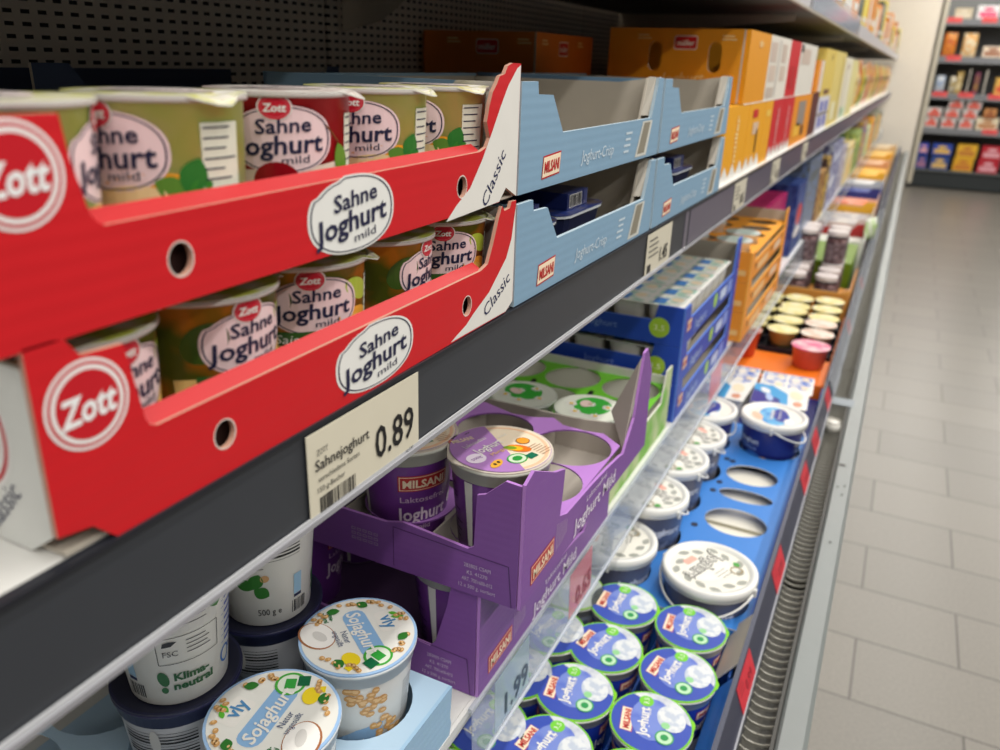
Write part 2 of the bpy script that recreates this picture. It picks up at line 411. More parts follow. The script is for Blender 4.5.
# ================================================================== PRICE LABELS
CREAM = mat((216, 210, 190), .35)
def price_label(y0, y1, z0, z1, fr, name, lab, cont, group=None, bg=CREAM):
    m = MB(); m.prism([(y0, z0), (y1, z0), (y1, z1), (y0, z1)], fr, .0006, bg)
    if cont: cont(m, fr)
    return tag(m.build('price_label'), lab, 'price label', group)
def big(m, fr):
    f = FX(-.2486)
    m.text('ZOTT', f, .3005, 1.2285, .0036, INKL, width=.0095); m.text('Sahnejoghurt', f, .3185, 1.2212, .0068, INKL, width=.049, bold=.01)
    m.text('verschiedene Sorten', f, .3145, 1.2125, .0034, INKL, width=.037); m.text('150-g-Becher', f, .3070, 1.2063, .0034, INKL, width=.024)
    m.bars(f, .2965, 1.1918, .033, .0095, INKL, 24, .0003, 5)
    m.text('0.89', f, .3700, 1.2110, .0215, BLACK, width=.0420, bold=.012); m.text('kg 5.93', f, .386, 1.1918, .002, INKL, width=.008)
INKL = mat((44, 42, 40), .5)
price_label(.2885, .3975, 1.1905, 1.2405, FX(-.2486), '', 'large cream paper price label reading 0.89 under the red cartons', big)
def small(price):
    def f(m, fr):
        y = m.v[0][1]; f = FX(-.2486)
        m.text(price, f, y+.075, 1.208, .018, BLACK, width=.034, bold=.02); m.lines(f, y+.008, 1.232, .05, 4, .0065, INKL, .0016); m.decal(rect(y+.014, 1.198, .014, .010), f, INKL)
    return f
labs = [(.902, '1.45', 'cream price label reading 1.45 below the second stack of light blue cartons'), (1.420, '0.65', 'blurred price label below the upright yellow cartons'),
        (1.83, '0.55', 'blurred price label below the red upright cartons'), (2.35, '1.19', 'blurred price label below the orange cartons on the middle shelf')]
for y, p, lab in labs: price_label(y, y+.108, 1.191, 1.2405, FX(-.2488), '', lab, small(p))

# ================================================================== MIDDLE SHELF: red cartons of small yogurt cups
def tr(pts, x): return [onx(px, py, x) for px, py in pts]
NAVY = mat((24, 32, 78), .45); LEAFG = mat((44, 118, 40), .5); PINKL = mat((244, 214, 216), .3)
def crest(m, f, cx, cy, s, rot=0.05):              # round red emblem with white rings
    m.decal(ell(cx, cy, s, s, 40), f, mat((238, 236, 234), .4), .0002)
    m.decal(ell(cx, cy, s*.93, s*.93, 40), f, mat((198, 26, 44), .4), .0003)
    m.decal(ell(cx, cy, s*.86, s*.86, 40), f, mat((238, 236, 234), .4), .0004)
    m.decal(ell(cx, cy, s*.76, s*.76, 40), f, mat((196, 22, 36), .4), .0005)
    m.text('Zott', f, cx, cy-s*.02, s*.62, mat((240, 240, 240), .4), width=s*1.35, rot=rot, shear=.18, bold=.03, lift=.0007)
def badge_shape(cx, cy, rx, ry):                   # oval with a flat upper notch
    p = []
    for i in range(40):
        t = 2*PI*i/40; k = 1.0
        if 1.75 < t < 2.6: k = .93
        p.append((cx+rx*k*math.copysign(abs(math.cos(t))**.9, math.cos(t)), cy+ry*k*math.copysign(abs(math.sin(t))**.85, math.sin(t))))
    return p
def badge(m, f, cx, cy, rx, ry, bg, s=1.0, rot=.10, out=None):
    m.decal(badge_shape(cx, cy, rx, ry), f, bg, .0002)
    a = badge_shape(cx, cy, rx*.95, ry*.95); b = badge_shape(cx, cy, rx*.92, ry*.92)
    m.decal(a, f, INK, .00035, [b])
    m.text('Sahne', f, cx+rx*.06, cy+ry*.42, ry*.44, INK, width=rx*1.02, rot=rot, shear=.12, bold=.018, lift=.0006)
    m.text('Joghurt', f, cx-rx*.03, cy-ry*.14, ry*.56, INK, width=rx*1.66, rot=rot, shear=.12, bold=.022, lift=.0006)
    m.text('mild', f, cx+rx*.25, cy-ry*.58, ry*.24, INK, width=rx*.52, rot=rot, shear=.08, lift=.0006)

def small_cup(kind):
    root = empty('yogurt_cup'); rb, rt, H = .0325, .0355, .072
    pal = {'apple': ((222, 242, 128), (254, 248, 176), 22), 'cherry': ((196, 28, 40), (222, 60, 62), 26), 'saison': ((226, 146, 44), (116, 124, 36), 38), 'peach': ((252, 232, 140), (220, 238, 120), 24)}[kind]
    wall = mat(pal[0], .3, 'print', rgb2=pal[1], scale=pal[2])
    m = MB(); wp = mat((236, 232, 226), .35)
    m.lathe([(0.0005, 0.001), (rb-.002, 0.001), (rb, .003), (rt, H-.0022), (rt+.002, H-.0018), (rt+.002, H)], [wp, wp, wall, wp, wp], 44)
    f = Cone(rb, rt, .003, H-.004, -.35)
    # lower scenery: cream ground with fruit
    if kind in ('apple', 'peach'):
        m.decal([(-.032, .004), (.048, .004), (.048, .038), (.03, .042), (0, .037), (-.02, .034), (-.032, .038)], f, mat((232, 200, 122), .35), .0001)
        m.decal(ell(.014, .034, .024, .008, 24, .1), f, mat((240, 160, 42), .35), .00015); m.decal(ell(.006, .032, .016, .005, 20, .1), f, mat((248, 214, 160), .35), .00022)
        m.decal(leaf(.030, .033, .016, .012, 1.2), f, LEAFG, .0003); m.decal(leaf(.030, .033, .014, .010, 2.7), f, mat((96, 140, 50), .4), .00025)
        m.decal(leaf(.030, .033, .012, .008, .4), f, mat((60, 130, 44), .4), .00028)
    elif kind == 'cherry':
        m.decal([(-.05, .004), (.05, .004), (.05, .042), (.02, .038), (-.05, .034)], f, mat((240, 214, 196), .35), .0001)
        m.decal(ell(-.004, .030, .0115, .010, 24), f, mat((150, 8, 24), .3), .0007); m.decal(leaf(.030, .048, .019, .011, -1.2), f, mat((98, 142, 40), .4), .0004)
        m.decal(rect(.026, .053, .0008, .012, .8), f, mat((120, 70, 30), .4), .0004)
    else:
        m.decal([(-.04, .004), (.05, .004), (.05, .040), (.02, .042), (-.01, .036), (-.04, .034)], f, mat((244, 206, 130), .35), .0001)
        m.decal(ell(.024, .036, .016, .010, 24, .1), f, mat((244, 170, 60), .35), .00015); m.decal(ell(.024, .036, .009, .006, 24, .1), f, mat((250, 196, 96), .35), .0002)
        m.decal(rect(-.012, .0325, .034, .0080, .03), f, mat((52, 96, 40), .4), .0007); m.text('Saison', f, -.012, .0325, .0052, WHITE, width=.022, shear=.3, lift=.0010, rot=.03)
        m.decal(ell(-.024, .052, .012, .009, 20, .6), f, mat((60, 84, 24), .4), .00015); m.decal(ell(.028, .056, .012, .006, 20, -.4), f, mat((170, 186, 60), .4), .00015)
    badge(m, f, -.001, .0505, .0258, .0162, PINKL, rot=.06)
    m.decal(ell(-.003, .0655, .0080, .0063, 24), f, WHITE, .0006); m.decal(ell(-.003, .0655, .0073, .0057, 24), f, mat((200, 22, 46), .4), .0007)
    m.decal(ell(-.003, .0655, .0064, .0049, 24), f, mat((214, 90, 100), .4), .00075, [ell(-.003, .0655, .0060, .0045, 24)])
    m.text('Zott', f, -.003, .0654, .0038, WHITE, width=.0105, shear=.15, bold=.03, lift=.0009)
    # small print panel at both sides
    for ux in (.047, -.060):
        m.decal(rect(ux, .042, .020, .040), f, mat((226, 224, 206), .4), .0002); m.lines(f, ux-.009, .060, .018, 9, .0042, INK, .0007, .0004, 9)
        m.decal(rect(ux, .012, .020, .012), f, WHITE, .0002); m.bars(f, ux-.009, .0075, .018, .009, INK, 16, .0004, 4)
    m.build('cup_body', root)
    m = MB(); lid = mat({'apple': (206, 206, 116), 'cherry': (206, 186, 180), 'saison': (196, 206, 90), 'peach': (216, 206, 120)}[kind], .28, 'foil', rgb2=(238, 234, 226), scale=50)
    pts = []
    for i in range(44):
        t = 2*PI*i/44; r = .0374
        d = abs((t-.95+PI) % (2*PI)-PI)
        if d < .38: r += .0075*(1-d/.38)
        pts.append((r*math.cos(t), r*math.sin(t)))
    def bend(u, v, w=0):
        r = math.hypot(u, v); return Vector((u, v, H+.0011+w-(max(0, r-.037)*.55)))
    m.prism(pts, bend, .0007, lid, mat((236, 234, 226), .3))
    m.decal(ell(0, 0, .0245, .0165, 24, 1.57), FZ(H+.0011), mat((240, 226, 222), .3), .0003)
    m.text('Joghurt', Fr((0, 0, H+.0011), (0, 1, 0), (-1, 0, 0)), 0, 0, .009, INK, width=.034, lift=.0006)
    m.build('foil_lid', root)
    root['category'] = 'yogurt cup'
    return Proto(root)
CUPK = {k: small_cup(k) for k in ('apple', 'cherry', 'saison', 'peach')}

TX = -.25
def red_tray(name, y0, y1, z0, front, holes, circ, bad, white_poly, classic, label, endface, hshow):
    m = MB(); H = .079 if z0 > 1.3 else .0765; D = .31
    f = FX(TX)
    loops = [front]+[ell(cy, cz, .0062, .0068, 20) for cy, cz in holes]
    m.prism(loops, f, .0028, RED, mat((196, 150, 130), .7), mat((214, 40, 44), .5))
    for cy, cz in holes: m.decal(ell(cy, cz, .0068, .0074, 20), f, mat((230, 220, 210), .6), .0001, [ell(cy, cz, .0062, .0068, 20)])
    # folded ledge behind the front edge, inner front wall
    la, lz0, lb, lz1 = hshow
    m.add([(TX-.001, la, lz0), (TX-.001, lb, lz1), (TX-.0090, lb, lz1+.005), (TX-.0090, la, lz0+.005)], [(0, 1, 2, 3)], REDIN)
    m.add([(TX-.0090, la, lz0+.005), (TX-.0090, lb, lz1+.005), (TX-.0090, lb, z0), (TX-.0090, la, z0)], [(0, 1, 2, 3)], mat((66, 40, 36), .7))  # inner wall coloured dark to put shade behind the finger holes
    m.decal(white_poly, f, mat((226, 224, 218), .5), .00015)
    m.text('Classic', f, classic[0], classic[1], .0098, NAVY, width=.044, rot=classic[2], bold=.0, lift=.0004)
    crest(m, f, circ[0], circ[1], circ[2])
    badge(m, f, bad[0], bad[1], bad[2], bad[3], mat((232, 232, 228), .45))
    # floor, back, far end, near end
    m.box(TX-D, TX-.003, y0+.003, y1-.003, z0, z0+.0016, GREYB)
    m.box(TX-D, TX-D+.003, y0, y1, z0, z0+H*.55, mat((190, 186, 178), .6)); m.prism([(TX-D, z0), (TX-.003, z0), (TX-.003, z0+H), (TX-.050, z0+H), (TX-.066, z0+H*.80), (TX-D, z0+H*.72)], FN(y1-.003), .003, mat((196, 192, 184), .6))
    o = m.build('display_tray')
    # near end wall: pale with the emblem and word
    e = MB(); fe = FN(y0)
    e.prism([(TX-D, z0), (TX-.018, z0), (TX-.0035, z0+.010), (TX-.0012, z0+H), (TX-.085, z0+H), (TX-.105, z0+.055), (TX-D, z0+.05)], fe, .0028, PALE, GREYB)
    crest(e, fe, TX-.0450, z0+.0470, .0280)
    e.text('Classic', fe, TX-.0320, z0+.0150, .0090, NAVY, width=.034, rot=.80, lift=.0004)
    c = e.build('end_panel'); c.parent = o
    tag(o, label, 'display tray', 'red trays of small fruit yogurt cups')
    return o
# ---- lower tray, traced at its own front plane
Lz = SH1+.0008
y0, y1 = .1530, .5370
fl = tr([(157, 425), (150, 424), (145.6, 419), (134, 380), (123, 343.6), (80, 355), (64, 340), (50.4, 331), (24.6, 336.6), (18, 335)], TX)
fr_ = tr([(481, 271), (488, 264), (493, 245), (499, 218)], TX)
top_r = [(y1-.023, 1.328), (y1-.019, 1.324), (y1-.010, 1.325), (y1-.008, 1.3292), (y1, 1.3292)]
front = tr([(58, 539), (93, 526), (107, 532), (121, 537)], TX)+[ (y1-.012, Lz), (y1, Lz+.006)]+top_r[::-1]+fr_[::-1]+fl
front = [(p[0], min(p[1], 1.3305)) for p in front]
wp = [(y1-.096, Lz+.0005)]+tr([(457, 335), (466, 325), (473, 314), (489, 292), (498, 274), (506, 258)], TX)+[(y1-.006, 1.302), (y1-.0005, 1.325), (y1-.0005, Lz+.006), (y1-.012, Lz+.0005)]
T1 = red_tray('l', y0, y1, Lz, front, [onx(225, 434, TX), onx(467, 306, TX)], (onx(88, 404, TX)[0], onx(88, 404, TX)[1], .0175),
              (.3555, 1.2660, .0385, .0195), wp, (.5090, 1.2650, .46),
              'lower red display tray of fruit yogurt cups standing on the white shelf', True, (y0+.0435, 1.2830, y1-.050, 1.2865))
# ---- upper tray
Uz = 1.3315; u0, u1 = .1440, .5365
fl = tr([(105, 225), (97, 222), (90, 214), (70, 160), (58, 113)], TX)+[(u0+.004, 1.4045), (u0, 1.4045)]
fr_ = tr([(480, 152), (487, 147), (490, 138), (487, 122), (490, 104), (493, 92)], TX)
top_r = tr([(497, 84), (500, 76), (505, 74), (508, 66), (513, 63)], TX)+[(u1, 1.423)]
front = [(u0, Uz-.002), (u1-.028, Uz), (u1-.018, Uz+.009), (u1, Uz+.001)]+top_r[::-1]+fr_[::-1]+fl
wp = tr([(446, 222), (456, 206), (470, 188), (482, 160), (492, 132), (500, 108), (508, 86)], TX)+[(u1-.006, 1.4200), (u1-.0005, 1.422), (u1-.0005, Uz+.001), (u1-.018, Uz+.009), (u1-.028, Uz+.0005)]
T2 = red_tray('u', u0, u1, Uz, front, [onx(181, 259, TX), onx(462, 187, TX)], (onx(14, 176, TX)[0], onx(14, 176, TX)[1], .0175),
              (.3380, 1.3486, .0370, .0200), wp, (.4985, 1.3500, .86),
              'upper red display tray of fruit yogurt cups stacked on the other red tray', True, (u0+.0430, 1.3655, u1-.055, 1.3675))
def put_small(k, loc, rz, lab, grp): return CUPK[k].put(loc, rz, lab, grp)
CN = {'apple': 'green and yellow', 'cherry': 'red', 'saison': 'orange and dark green', 'peach': 'yellow'}
upk = ['apple', 'apple', 'cherry', 'apple', 'peach']; urz = [1.30, -1.03, -.49, -.79, -1.22]
for i in range(5):
    put_small(upk[i], (-.2955, .1835+.0780*i, 1.3350), urz[i], '%s fruit yogurt cup, %s in the front row of the upper red tray' % (CN[upk[i]], ORD[i]), 'cups in the upper red tray')
lrz = [.45, .28, -.32, .56, -.47]
for i in range(5):
    put_small('saison', (-.2955, .1985+.0752*i, 1.2475), lrz[i], 'orange fruit yogurt cup, %s in the front row of the lower red tray' % ORD[i], 'cups in the lower red tray')
for r_ in ():
    for i in range(5):
        k = ('apple', 'cherry', 'peach')[(i+r_) % 3]
        put_small(k, (-.3055-.0765*r_, .193+.0748*i, 1.3335), .2*i-.4, '%s fruit yogurt cup, %s from the near end in the %s row of the upper red tray' % (CN[k], ORD[i], ('', 'second', 'third')[r_]), 'cups in the upper red tray')
for i in range(4):
    put_small('saison', (-.381, .197+.0735*i, 1.2475), .3, 'shaded fruit yogurt cup, %s in the back row of the lower red tray' % ORD[i], 'cups in the lower red tray')

# dark cartons standing deep behind the red trays
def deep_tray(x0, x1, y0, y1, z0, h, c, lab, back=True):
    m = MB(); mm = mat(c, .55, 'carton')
    m.prism([(y0, z0), (y1, z0), (y1, z0+h), (y1-.02, z0+h), (y1-.03, z0+h*.68), (y0+.05, z0+h*.68), (y0+.03, z0+h), (y0, z0+h)], FX(x1), .003, mm, GREYB)
    m.box(x0, x1-.003, y0, y0+.003, z0, z0+h*.7, mm); m.box(x0, x1-.003, y1-.003, y1, z0, z0+h*.7, mm); m.box(x0, x0+.003, y0, y1, z0, z0+h*.9, mm); m.box(x0+.003, x1-.003, y0+.003, y1-.003, z0, z0+.002, GREYB)
    return tag(m.build('display_tray'), lab, 'display tray')
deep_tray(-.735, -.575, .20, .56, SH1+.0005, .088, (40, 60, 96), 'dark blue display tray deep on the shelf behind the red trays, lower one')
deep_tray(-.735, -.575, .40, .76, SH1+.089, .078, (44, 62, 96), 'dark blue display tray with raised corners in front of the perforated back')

# ------------------------------------------------------------------ light blue cartons
LB = mat((128, 162, 188), .5, 'carton'); LBD = mat((120, 158, 192), .55)
RCREAM = mat((246, 226, 196), .5); CRED = mat((190, 30, 34), .45)
def brand_mark(m, f, cx, cy, w, h, rot=0, sk=0, th=.12, dark=False):
    m.decal(rect(cx, cy, w, h, rot, sk), f, CRED, .0003); m.decal(rect(cx, cy, w*.95, h*.86, rot, sk), f, RCREAM, .00045)
    m.decal(rect(cx, cy, w*.92, h*.78, rot, sk), f, RCREAM if not dark else mat((190, 44, 40), .4), .0005)
    m.text('MILSANI', f, cx, cy, h*.50, CRED if not dark else RCREAM, width=w*.82, rot=rot, bold=.03, lift=.0008, shear=sk*.5)
def blue_tray():
    m = MB(); L, D, H = .366, .235, .078; f = FX(0)
    fr = [(0, 0), (L, 0), (L, .080), (L-.018, .080), (L-.020, .072), (L-.034, .040), (.082, .040), (.058, .069), (.030, .070), (.028, .079), (0, .079)]
    m.prism(fr, f, .0035, LB, mat((176, 196, 208), .7), GREYB)
    brand_mark(m, f, .061, .0165, .036, .0175, .05, .18)
    m.text('Joghurt-Crisp', f, .170, .0175, .0105, mat((206, 220, 228), .5), width=.085, shear=.2, lift=.0005)
    for i in range(4): m.decal(rect(.258-.002*i, .029-.0058*i, .020-.004*(i % 2), .0022), f, mat((196, 212, 222), .5), .0003)
    m.decal([(.283, .003), (.322, .003), (.336, .038), (.302, .038)], f, mat((206, 206, 198), .5), .0003); m.decal([(.290, .006), (.314, .006), (.328, .0365), (.307, .0365)], f, mat((134, 128, 112), .6), .0005)
    m.box(-D, -.0035, 0, .003, 0, H, LB)
    m.prism([(-D, 0), (-.0035, 0), (-.0035, H+.003), (-.05, H-.004), (-D, H-.004)], FN(L-.003), .003, GREYB, GREYB, LB)
    bk = [[(0, 0), (L, 0), (L, H-.004), (0, H-.004)], rrect(.20, .046, .024, .040, .0115)]
    m.prism(bk, FX(-D+.003), .003, GREYB, LB, LB); m.box(-D, -D+.0042, 0, L, H-.004, H-.001, LB)
    m.box(-D+.003, -.0035, .003, L-.003, 0, .002, GREYB)
    # folded corner post at the far front end
    m.prism([(L-.036, .040), (L-.020, .079), (L-.003, .080), (L-.003, .002), (L-.060, .002)], FX(-.012), .0022, GREYB)
    m.add([(-.0036, L-.030, .042), (-.012, L-.034, .042), (-.012, L-.018, .081), (-.0036, L-.018, .081)], [(0, 1, 2, 3), (3, 2, 1, 0)], mat((196, 190, 178), .7))
    o = m.build('display_tray'); o['category'] = 'display tray'
    return Proto(o)
BT = blue_tray()
g = 'light blue display trays on the middle shelf'
BT.put((TX, .5395, 1.3322), 0, 'light blue display tray, empty, on top of the stack touching the red trays', g)
BT.put((TX, .5400, SH1+.0008), 0, 'light blue display tray under the empty one, beside the red trays', g)
BT.put((TX, .9150, 1.3322), 0, 'light blue display tray on top of the stack touching the yellow cartons', g)
BT.put((TX, .9150, SH1+.0008), 0, 'light blue display tray at the bottom of the stack beside the yellow cartons', g)
# dark blue twin cups inside the lower light blue trays
def twin_cup():
    root = empty('twin_yogurt_cup'); m = MB(); nb = mat((28, 34, 66), .35)
    def ring_(w, d, r, z): return [(p[0], p[1], z) for p in rrect(0, 0, w, d, r)]
    a, b, c, d = ring_(.062, .094, .014, 0), ring_(.076, .108, .016, .044), ring_(.080, .113, .017, .044), ring_(.080, .113, .017, .0465)
    n = len(a); fs = [tuple(range(n))[::-1]]
    for k in range(3): fs += [(k*n+i, k*n+(i+1) % n, (k+1)*n+(i+1) % n, (k+1)*n+i) for i in range(n)]
    m.add(a+b, fs[:1+n], nb); m.add(b+c+d, [(k*n+i, k*n+(i+1) % n, (k+1)*n+(i+1) % n, (k+1)*n+i) for k in range(2) for i in range(n)], mat((196, 200, 204), .35))
    m.build('cup_body', root)
    m = MB(); m.prism(rrect(0, 0, .081, .114, .017), FZ(.0475), .0008, mat((40, 56, 120), .3, 'foil', rgb2=(80, 70, 70), scale=30)); m.build('foil_lid', root)
    m = MB(); m.prism(rect(.0, 0, .060, .052), FZ(.063), .015, mat((34, 48, 110), .4)); f = FX(.0302)
    m.decal(rect(-.006, .0555, .032, .012), f, WHITE, .0003); m.bars(f, -.021, .050, .030, .011, BLACK, 20, .0005)
    m.decal(rect(.0195, .0555, .010, .013), f, mat((50, 60, 120), .4), .0003)
    m.build('print_sleeve', root); root['category'] = 'yogurt cup'
    return Proto(root)
TC = twin_cup()
k = 0
for (ty, nm) in ((.543, 'lower light blue tray by red ones'), (.918, 'lower light blue tray by yellow cartons')):
    for i in range(2):
        TC.put((-.302, ty+.062+.118*i, SH1+.003), 0, 'dark blue twin cup with barcode, %s in the %s' % (ORD[i], nm), 'dark blue cups in the light blue trays')
# ------------------------------------------------------------------ orange handled boxes deep behind and upright cartons further on
OR = mat((222, 148, 20), .5, 'carton'); ORD_ = mat((206, 126, 28), .5, 'carton')
def handled_box(name, x0, x1, y0, y1, z0, z1, c, lab, front=True, grp=None, face='X', wordmark=True):
    m = MB(); mm = mat(c, .5, 'carton')
    dk = mat((20, 20, 22), .6)
    fx = FX(x1); L = y1-y0; hz = z0+(z1-z0)*.62
    hol = [rrect(y0+L*q, hz, .016, .042, .0078) for q in (.22, .72)]
    m.prism([[(y0, z0), (y1, z0), (y1, z1), (y0, z1)]]+hol, fx, .003, mm, GREYB, GREYB)
    W = x1-x0; hol2 = [rrect(x0+W*q, hz, .022, .048, .0105) for q in (.36, .80)]
    m.prism([[(x0, z0), (x1-.003, z0), (x1-.003, z1), (x0, z1)]]+hol2, FN(y0), .003, mm, GREYB, GREYB)
    m.box(x0, x1-.003, y1-.003, y1, z0, z1, mm); m.box(x0, x0+.003, y0+.003, y1-.003, z0, z1, mm); m.box(x0+.003, x1-.003, y0+.003, y1-.003, z0, z0+.003, GREYB)
    rd = mat((196, 24, 30), .4)
    for f, cx, a in ((fx, y0+L*.45, L), (FN(y0), x0+W*.58, W)):
        m.decal(rrect(cx, z1-.022, .040, .022, .004), f, WHITE, .0003); m.decal(rrect(cx, z1-.022, .037, .019, .003), f, rd, .0005)
        m.text('müller', f, cx, z1-.022, .009, WHITE, width=.030, lift=.0008, bold=.02)
        m.text('Joghurt', f, cx, z1-.078, .020, mat((240, 206, 140), .5), width=.075, shear=.25, lift=.0004, rot=.05)
        m.text('mit der Ecke', f, cx, z1-.100, .010, mat((240, 206, 140), .5), width=.06, shear=.25, lift=.0004)
        for q in (-.36, .26): m.lines(f, cx+a*q, z1-.011, .03, 2, .005, mat((240, 210, 150), .5), .0022)
    return tag(m.build('handled_box'), lab, 'cardboard box', grp)
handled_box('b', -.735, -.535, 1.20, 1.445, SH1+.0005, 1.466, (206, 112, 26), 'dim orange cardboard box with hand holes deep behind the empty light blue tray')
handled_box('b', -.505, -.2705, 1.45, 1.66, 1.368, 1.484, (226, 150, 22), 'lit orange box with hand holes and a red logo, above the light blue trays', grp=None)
# upright cartons: one row standing on the shelf, one row above
def up_carton(y0, y1, z0, z1, c, lab, deco, depth=.22, x1=-.262, grp=None, rake=.0):
    m = MB(); mm = mat(c, .45)
    m.box(x1-depth, x1, y0, y1, z0, z1, mm); f = FX(x1+.0002); W = y1-y0; H = z1-z0
    for d in deco:
        if d[0] == 'b': m.decal(rect(y0+W*d[1], z0+H*d[2], W*d[3], H*d[4]), f, mat(d[5], .4), .0003+.0002*(d[6] if len(d) > 6 else 0))
        if d[0] == 'v':                            # zigzag white foot
            p = [(y0, z0)]; n = 3
            for i in range(n): p += [(y0+W*(i+.0)/n, z0+H*.05), (y0+W*(i+.5)/n, z0+H*.22)]
            p += [(y1, z0+H*.05), (y1, z0)]; m.decal(p, f, WHITE, .0004)
        if d[0] == 't': m.text(d[1], f, y0+W*d[2], z0+H*d[3], d[4], mat(d[5], .4), rot=PI/2 if len(d) > 6 else 0, lift=.0008, bold=.02)
    return tag(m.build('carton'), lab, 'carton', grp)
YE = (236, 166, 14); W_ = (232, 226, 214); R_ = (204, 26, 36)
low = [(1.335, 1.53, YE, [('v',), ('t', 'müller', .5, .55, .022, (246, 228, 170), 1)], 'first upright yellow carton with white zigzag foot, beside the light blue trays'),
       (1.532, 1.70, YE, [('v',), ('b', .5, .62, .35, .18, (220, 190, 160)), ('b', .62, .42, .08, .36, (60, 30, 10), 1), ('b', .4, .84, .3, .12, R_, 1)], 'second upright yellow carton with a red mark and black slot'),
       (1.702, 1.80, YE, [('b', .5, .8, .5, .1, (240, 200, 90))], 'narrow plain yellow carton beside the red carton'),
       (1.802, 1.965, R_, [('v',), ('t', 'müller', .5, .55, .022, (236, 200, 200), 1)], 'first red upright carton with white lettering'),
       (1.967, 2.13, R_, [('v',), ('t', 'müller', .45, .55, .022, (236, 190, 190), 1)], 'second red upright carton with white lettering'),
       (2.132, 2.50, (232, 146, 20), [('b', .45, .62, .4, .5, (150, 140, 130)), ('b', .3, .3, .3, .25, (246, 190, 60)), ('b', .6, .25, .14, .2, (60, 40, 30), 1)], 'orange upright carton with a grey picture'),
       (2.502, 2.68, (92, 38, 30), [], 'brown carton between orange and white ones')]
for y0, y1, c, d, lab in low: up_carton(y0, y1, SH1+.0005, 1.3665, c, lab, d, grp='upright cartons along the middle shelf')
wd = [('b', .35, .75, .5, .3, (208, 190, 176)), ('b', .4, .42, .55, .25, (214, 196, 180)), ('b', .4, .12, .6, .16, (200, 186, 172)), ('b', .85, .5, .1, .9, (196, 192, 186))]
upc = [(1.452+.21, 1.80, (228, 222, 210), wd, 'first white carton with pale pictures on the upper row'), (1.802, 1.93, W_, wd[:2], 'second white carton with pale pictures on the upper row'),
       (1.932, 2.10, R_, [('b', .5, .35, .5, .4, (190, 20, 30))], 'red carton between the white ones on the upper row'),
       (2.102, 2.44, (226, 222, 212), wd[:1]+[('b', .1, .9, .12, .14, (40, 40, 44))], 'last white carton of the upper row')]
for y0, y1, c, d, lab in upc: up_carton(y0, y1, 1.368, 1.484, c, lab, d, grp='cartons on the upper row of the middle shelf')
m = MB(); m.box(-.44, -.2615, 1.462, 2.44, 1.3662, 1.3678, mat((236, 232, 224), .5)); tag(m.build('cardboard_divider'), 'white cardboard sheet between the two rows of upright cartons', 'cardboard sheet')
# yellow front of the orange box column
up_carton(1.452, 1.66, 1.368, 1.4838, (228, 152, 16), 'yellow end carton in front of the lit orange box', [('t', 'müller', .5, .85, .012, (240, 220, 160))], depth=.008, x1=-.2622)
far_cols = [(2.52, 2.60, 1.3670, 1.452, (236, 150, 40), 'thin orange carton on the brown one'), (2.605, 2.68, 1.3670, 1.452, (226, 214, 204), 'thin white carton beside the thin orange one'),
            (2.69, 3.02, SH1+.0005, 1.35, (216, 214, 222), 'white carton with blue panels on the middle shelf'), (2.69, 3.02, 1.3505, 1.487, (222, 196, 96), 'tall yellow display box with a dark dot'),
            (3.03, 3.42, SH1+.0005, 1.487, (224, 204, 120), 'tall pale yellow display box beside the dotted one'), (3.44, 3.80, SH1+.0005, 1.475, (232, 226, 204), 'tall cream display box on the middle shelf'),
            (3.82, 4.15, SH1+.0005, 1.47, (226, 216, 150), 'pale lemon display box on the middle shelf')]
for y0, y1, z0, z1, c, lab in far_cols:
    d = []
    if c == (216, 214, 222): d = [('b', .3, .28, .26, .3, (90, 100, 190)), ('b', .72, .28, .26, .3, (90, 100, 190)), ('b', .3, .72, .26, .3, (100, 110, 190)), ('b', .72, .72, .26, .3, (100, 110, 190)), ('b', .5, .5, 1, .06, (90, 70, 60))]
    if 'dot' in lab and 'tall yellow' in lab: d = [('b', .62, .84, .07, .12, (80, 40, 20)), ('b', .5, .1, .5, .1, (120, 80, 60))]
    if 'cream' in lab: d = [('b', .5, .86, .1, .07, (120, 50, 30)), ('b', .5, .12, .6, .16, (200, 226, 190)), ('b', .3, .5, .1, .8, (200, 190, 160))]
    if 'beside the dotted' in lab: d = [('b', .8, .5, .1, .9, (190, 170, 90)), ('b', .4, .2, .4, .25, (236, 230, 190))]
    up_carton(y0, y1, z0, z1, c, lab, d, grp='tall boxes further along the middle shelf')
def bag(x, y, z, wd_, h, c1, c2, lab, grp, th=.05, rz=0):
    """pillow bag: puffed front and back, crimped top and bottom"""
    m = MB(); n, k = 8, 8; mm = mat(c1, .3, 'crumple', rgb2=c2, scale=28)
    for s_ in (1, -1):
        vs = []
        for i in range(n+1):
            for j in range(k+1):
                u = i/n; v = j/k; p = max(0, math.sin(PI*u))**.5*max(0, math.sin(PI*v))**.6
                vs.append((s_*p*th/2, (u-.5)*wd_, v*h))
        fs = [((i*(k+1)+j), (i+1)*(k+1)+j, (i+1)*(k+1)+j+1, i*(k+1)+j+1) for i in range(n) for j in range(k)]
        m.add(vs, fs if s_ > 0 else [f[::-1] for f in fs], mm, True)
    m.decal(ell(0, h*.62, wd_*.26, h*.12, 16), Fr((th/2, 0, 0), (0, 1, 0), (0, 0, 1)), mat(c2, .35), .001)
    o = m.build('snack_bag', None, (x, y, z), rz); return tag(o, lab, 'cheese bag', grp)
pal = [((224, 160, 30), (200, 60, 40), 'orange and red'), ((230, 190, 60), (236, 226, 190), 'yellow'), ((200, 50, 40), (236, 200, 90), 'red'), ((236, 200, 80), (120, 160, 60), 'yellow and green'), ((214, 130, 40), (240, 220, 190), 'amber')]
i = 0; y = 4.28
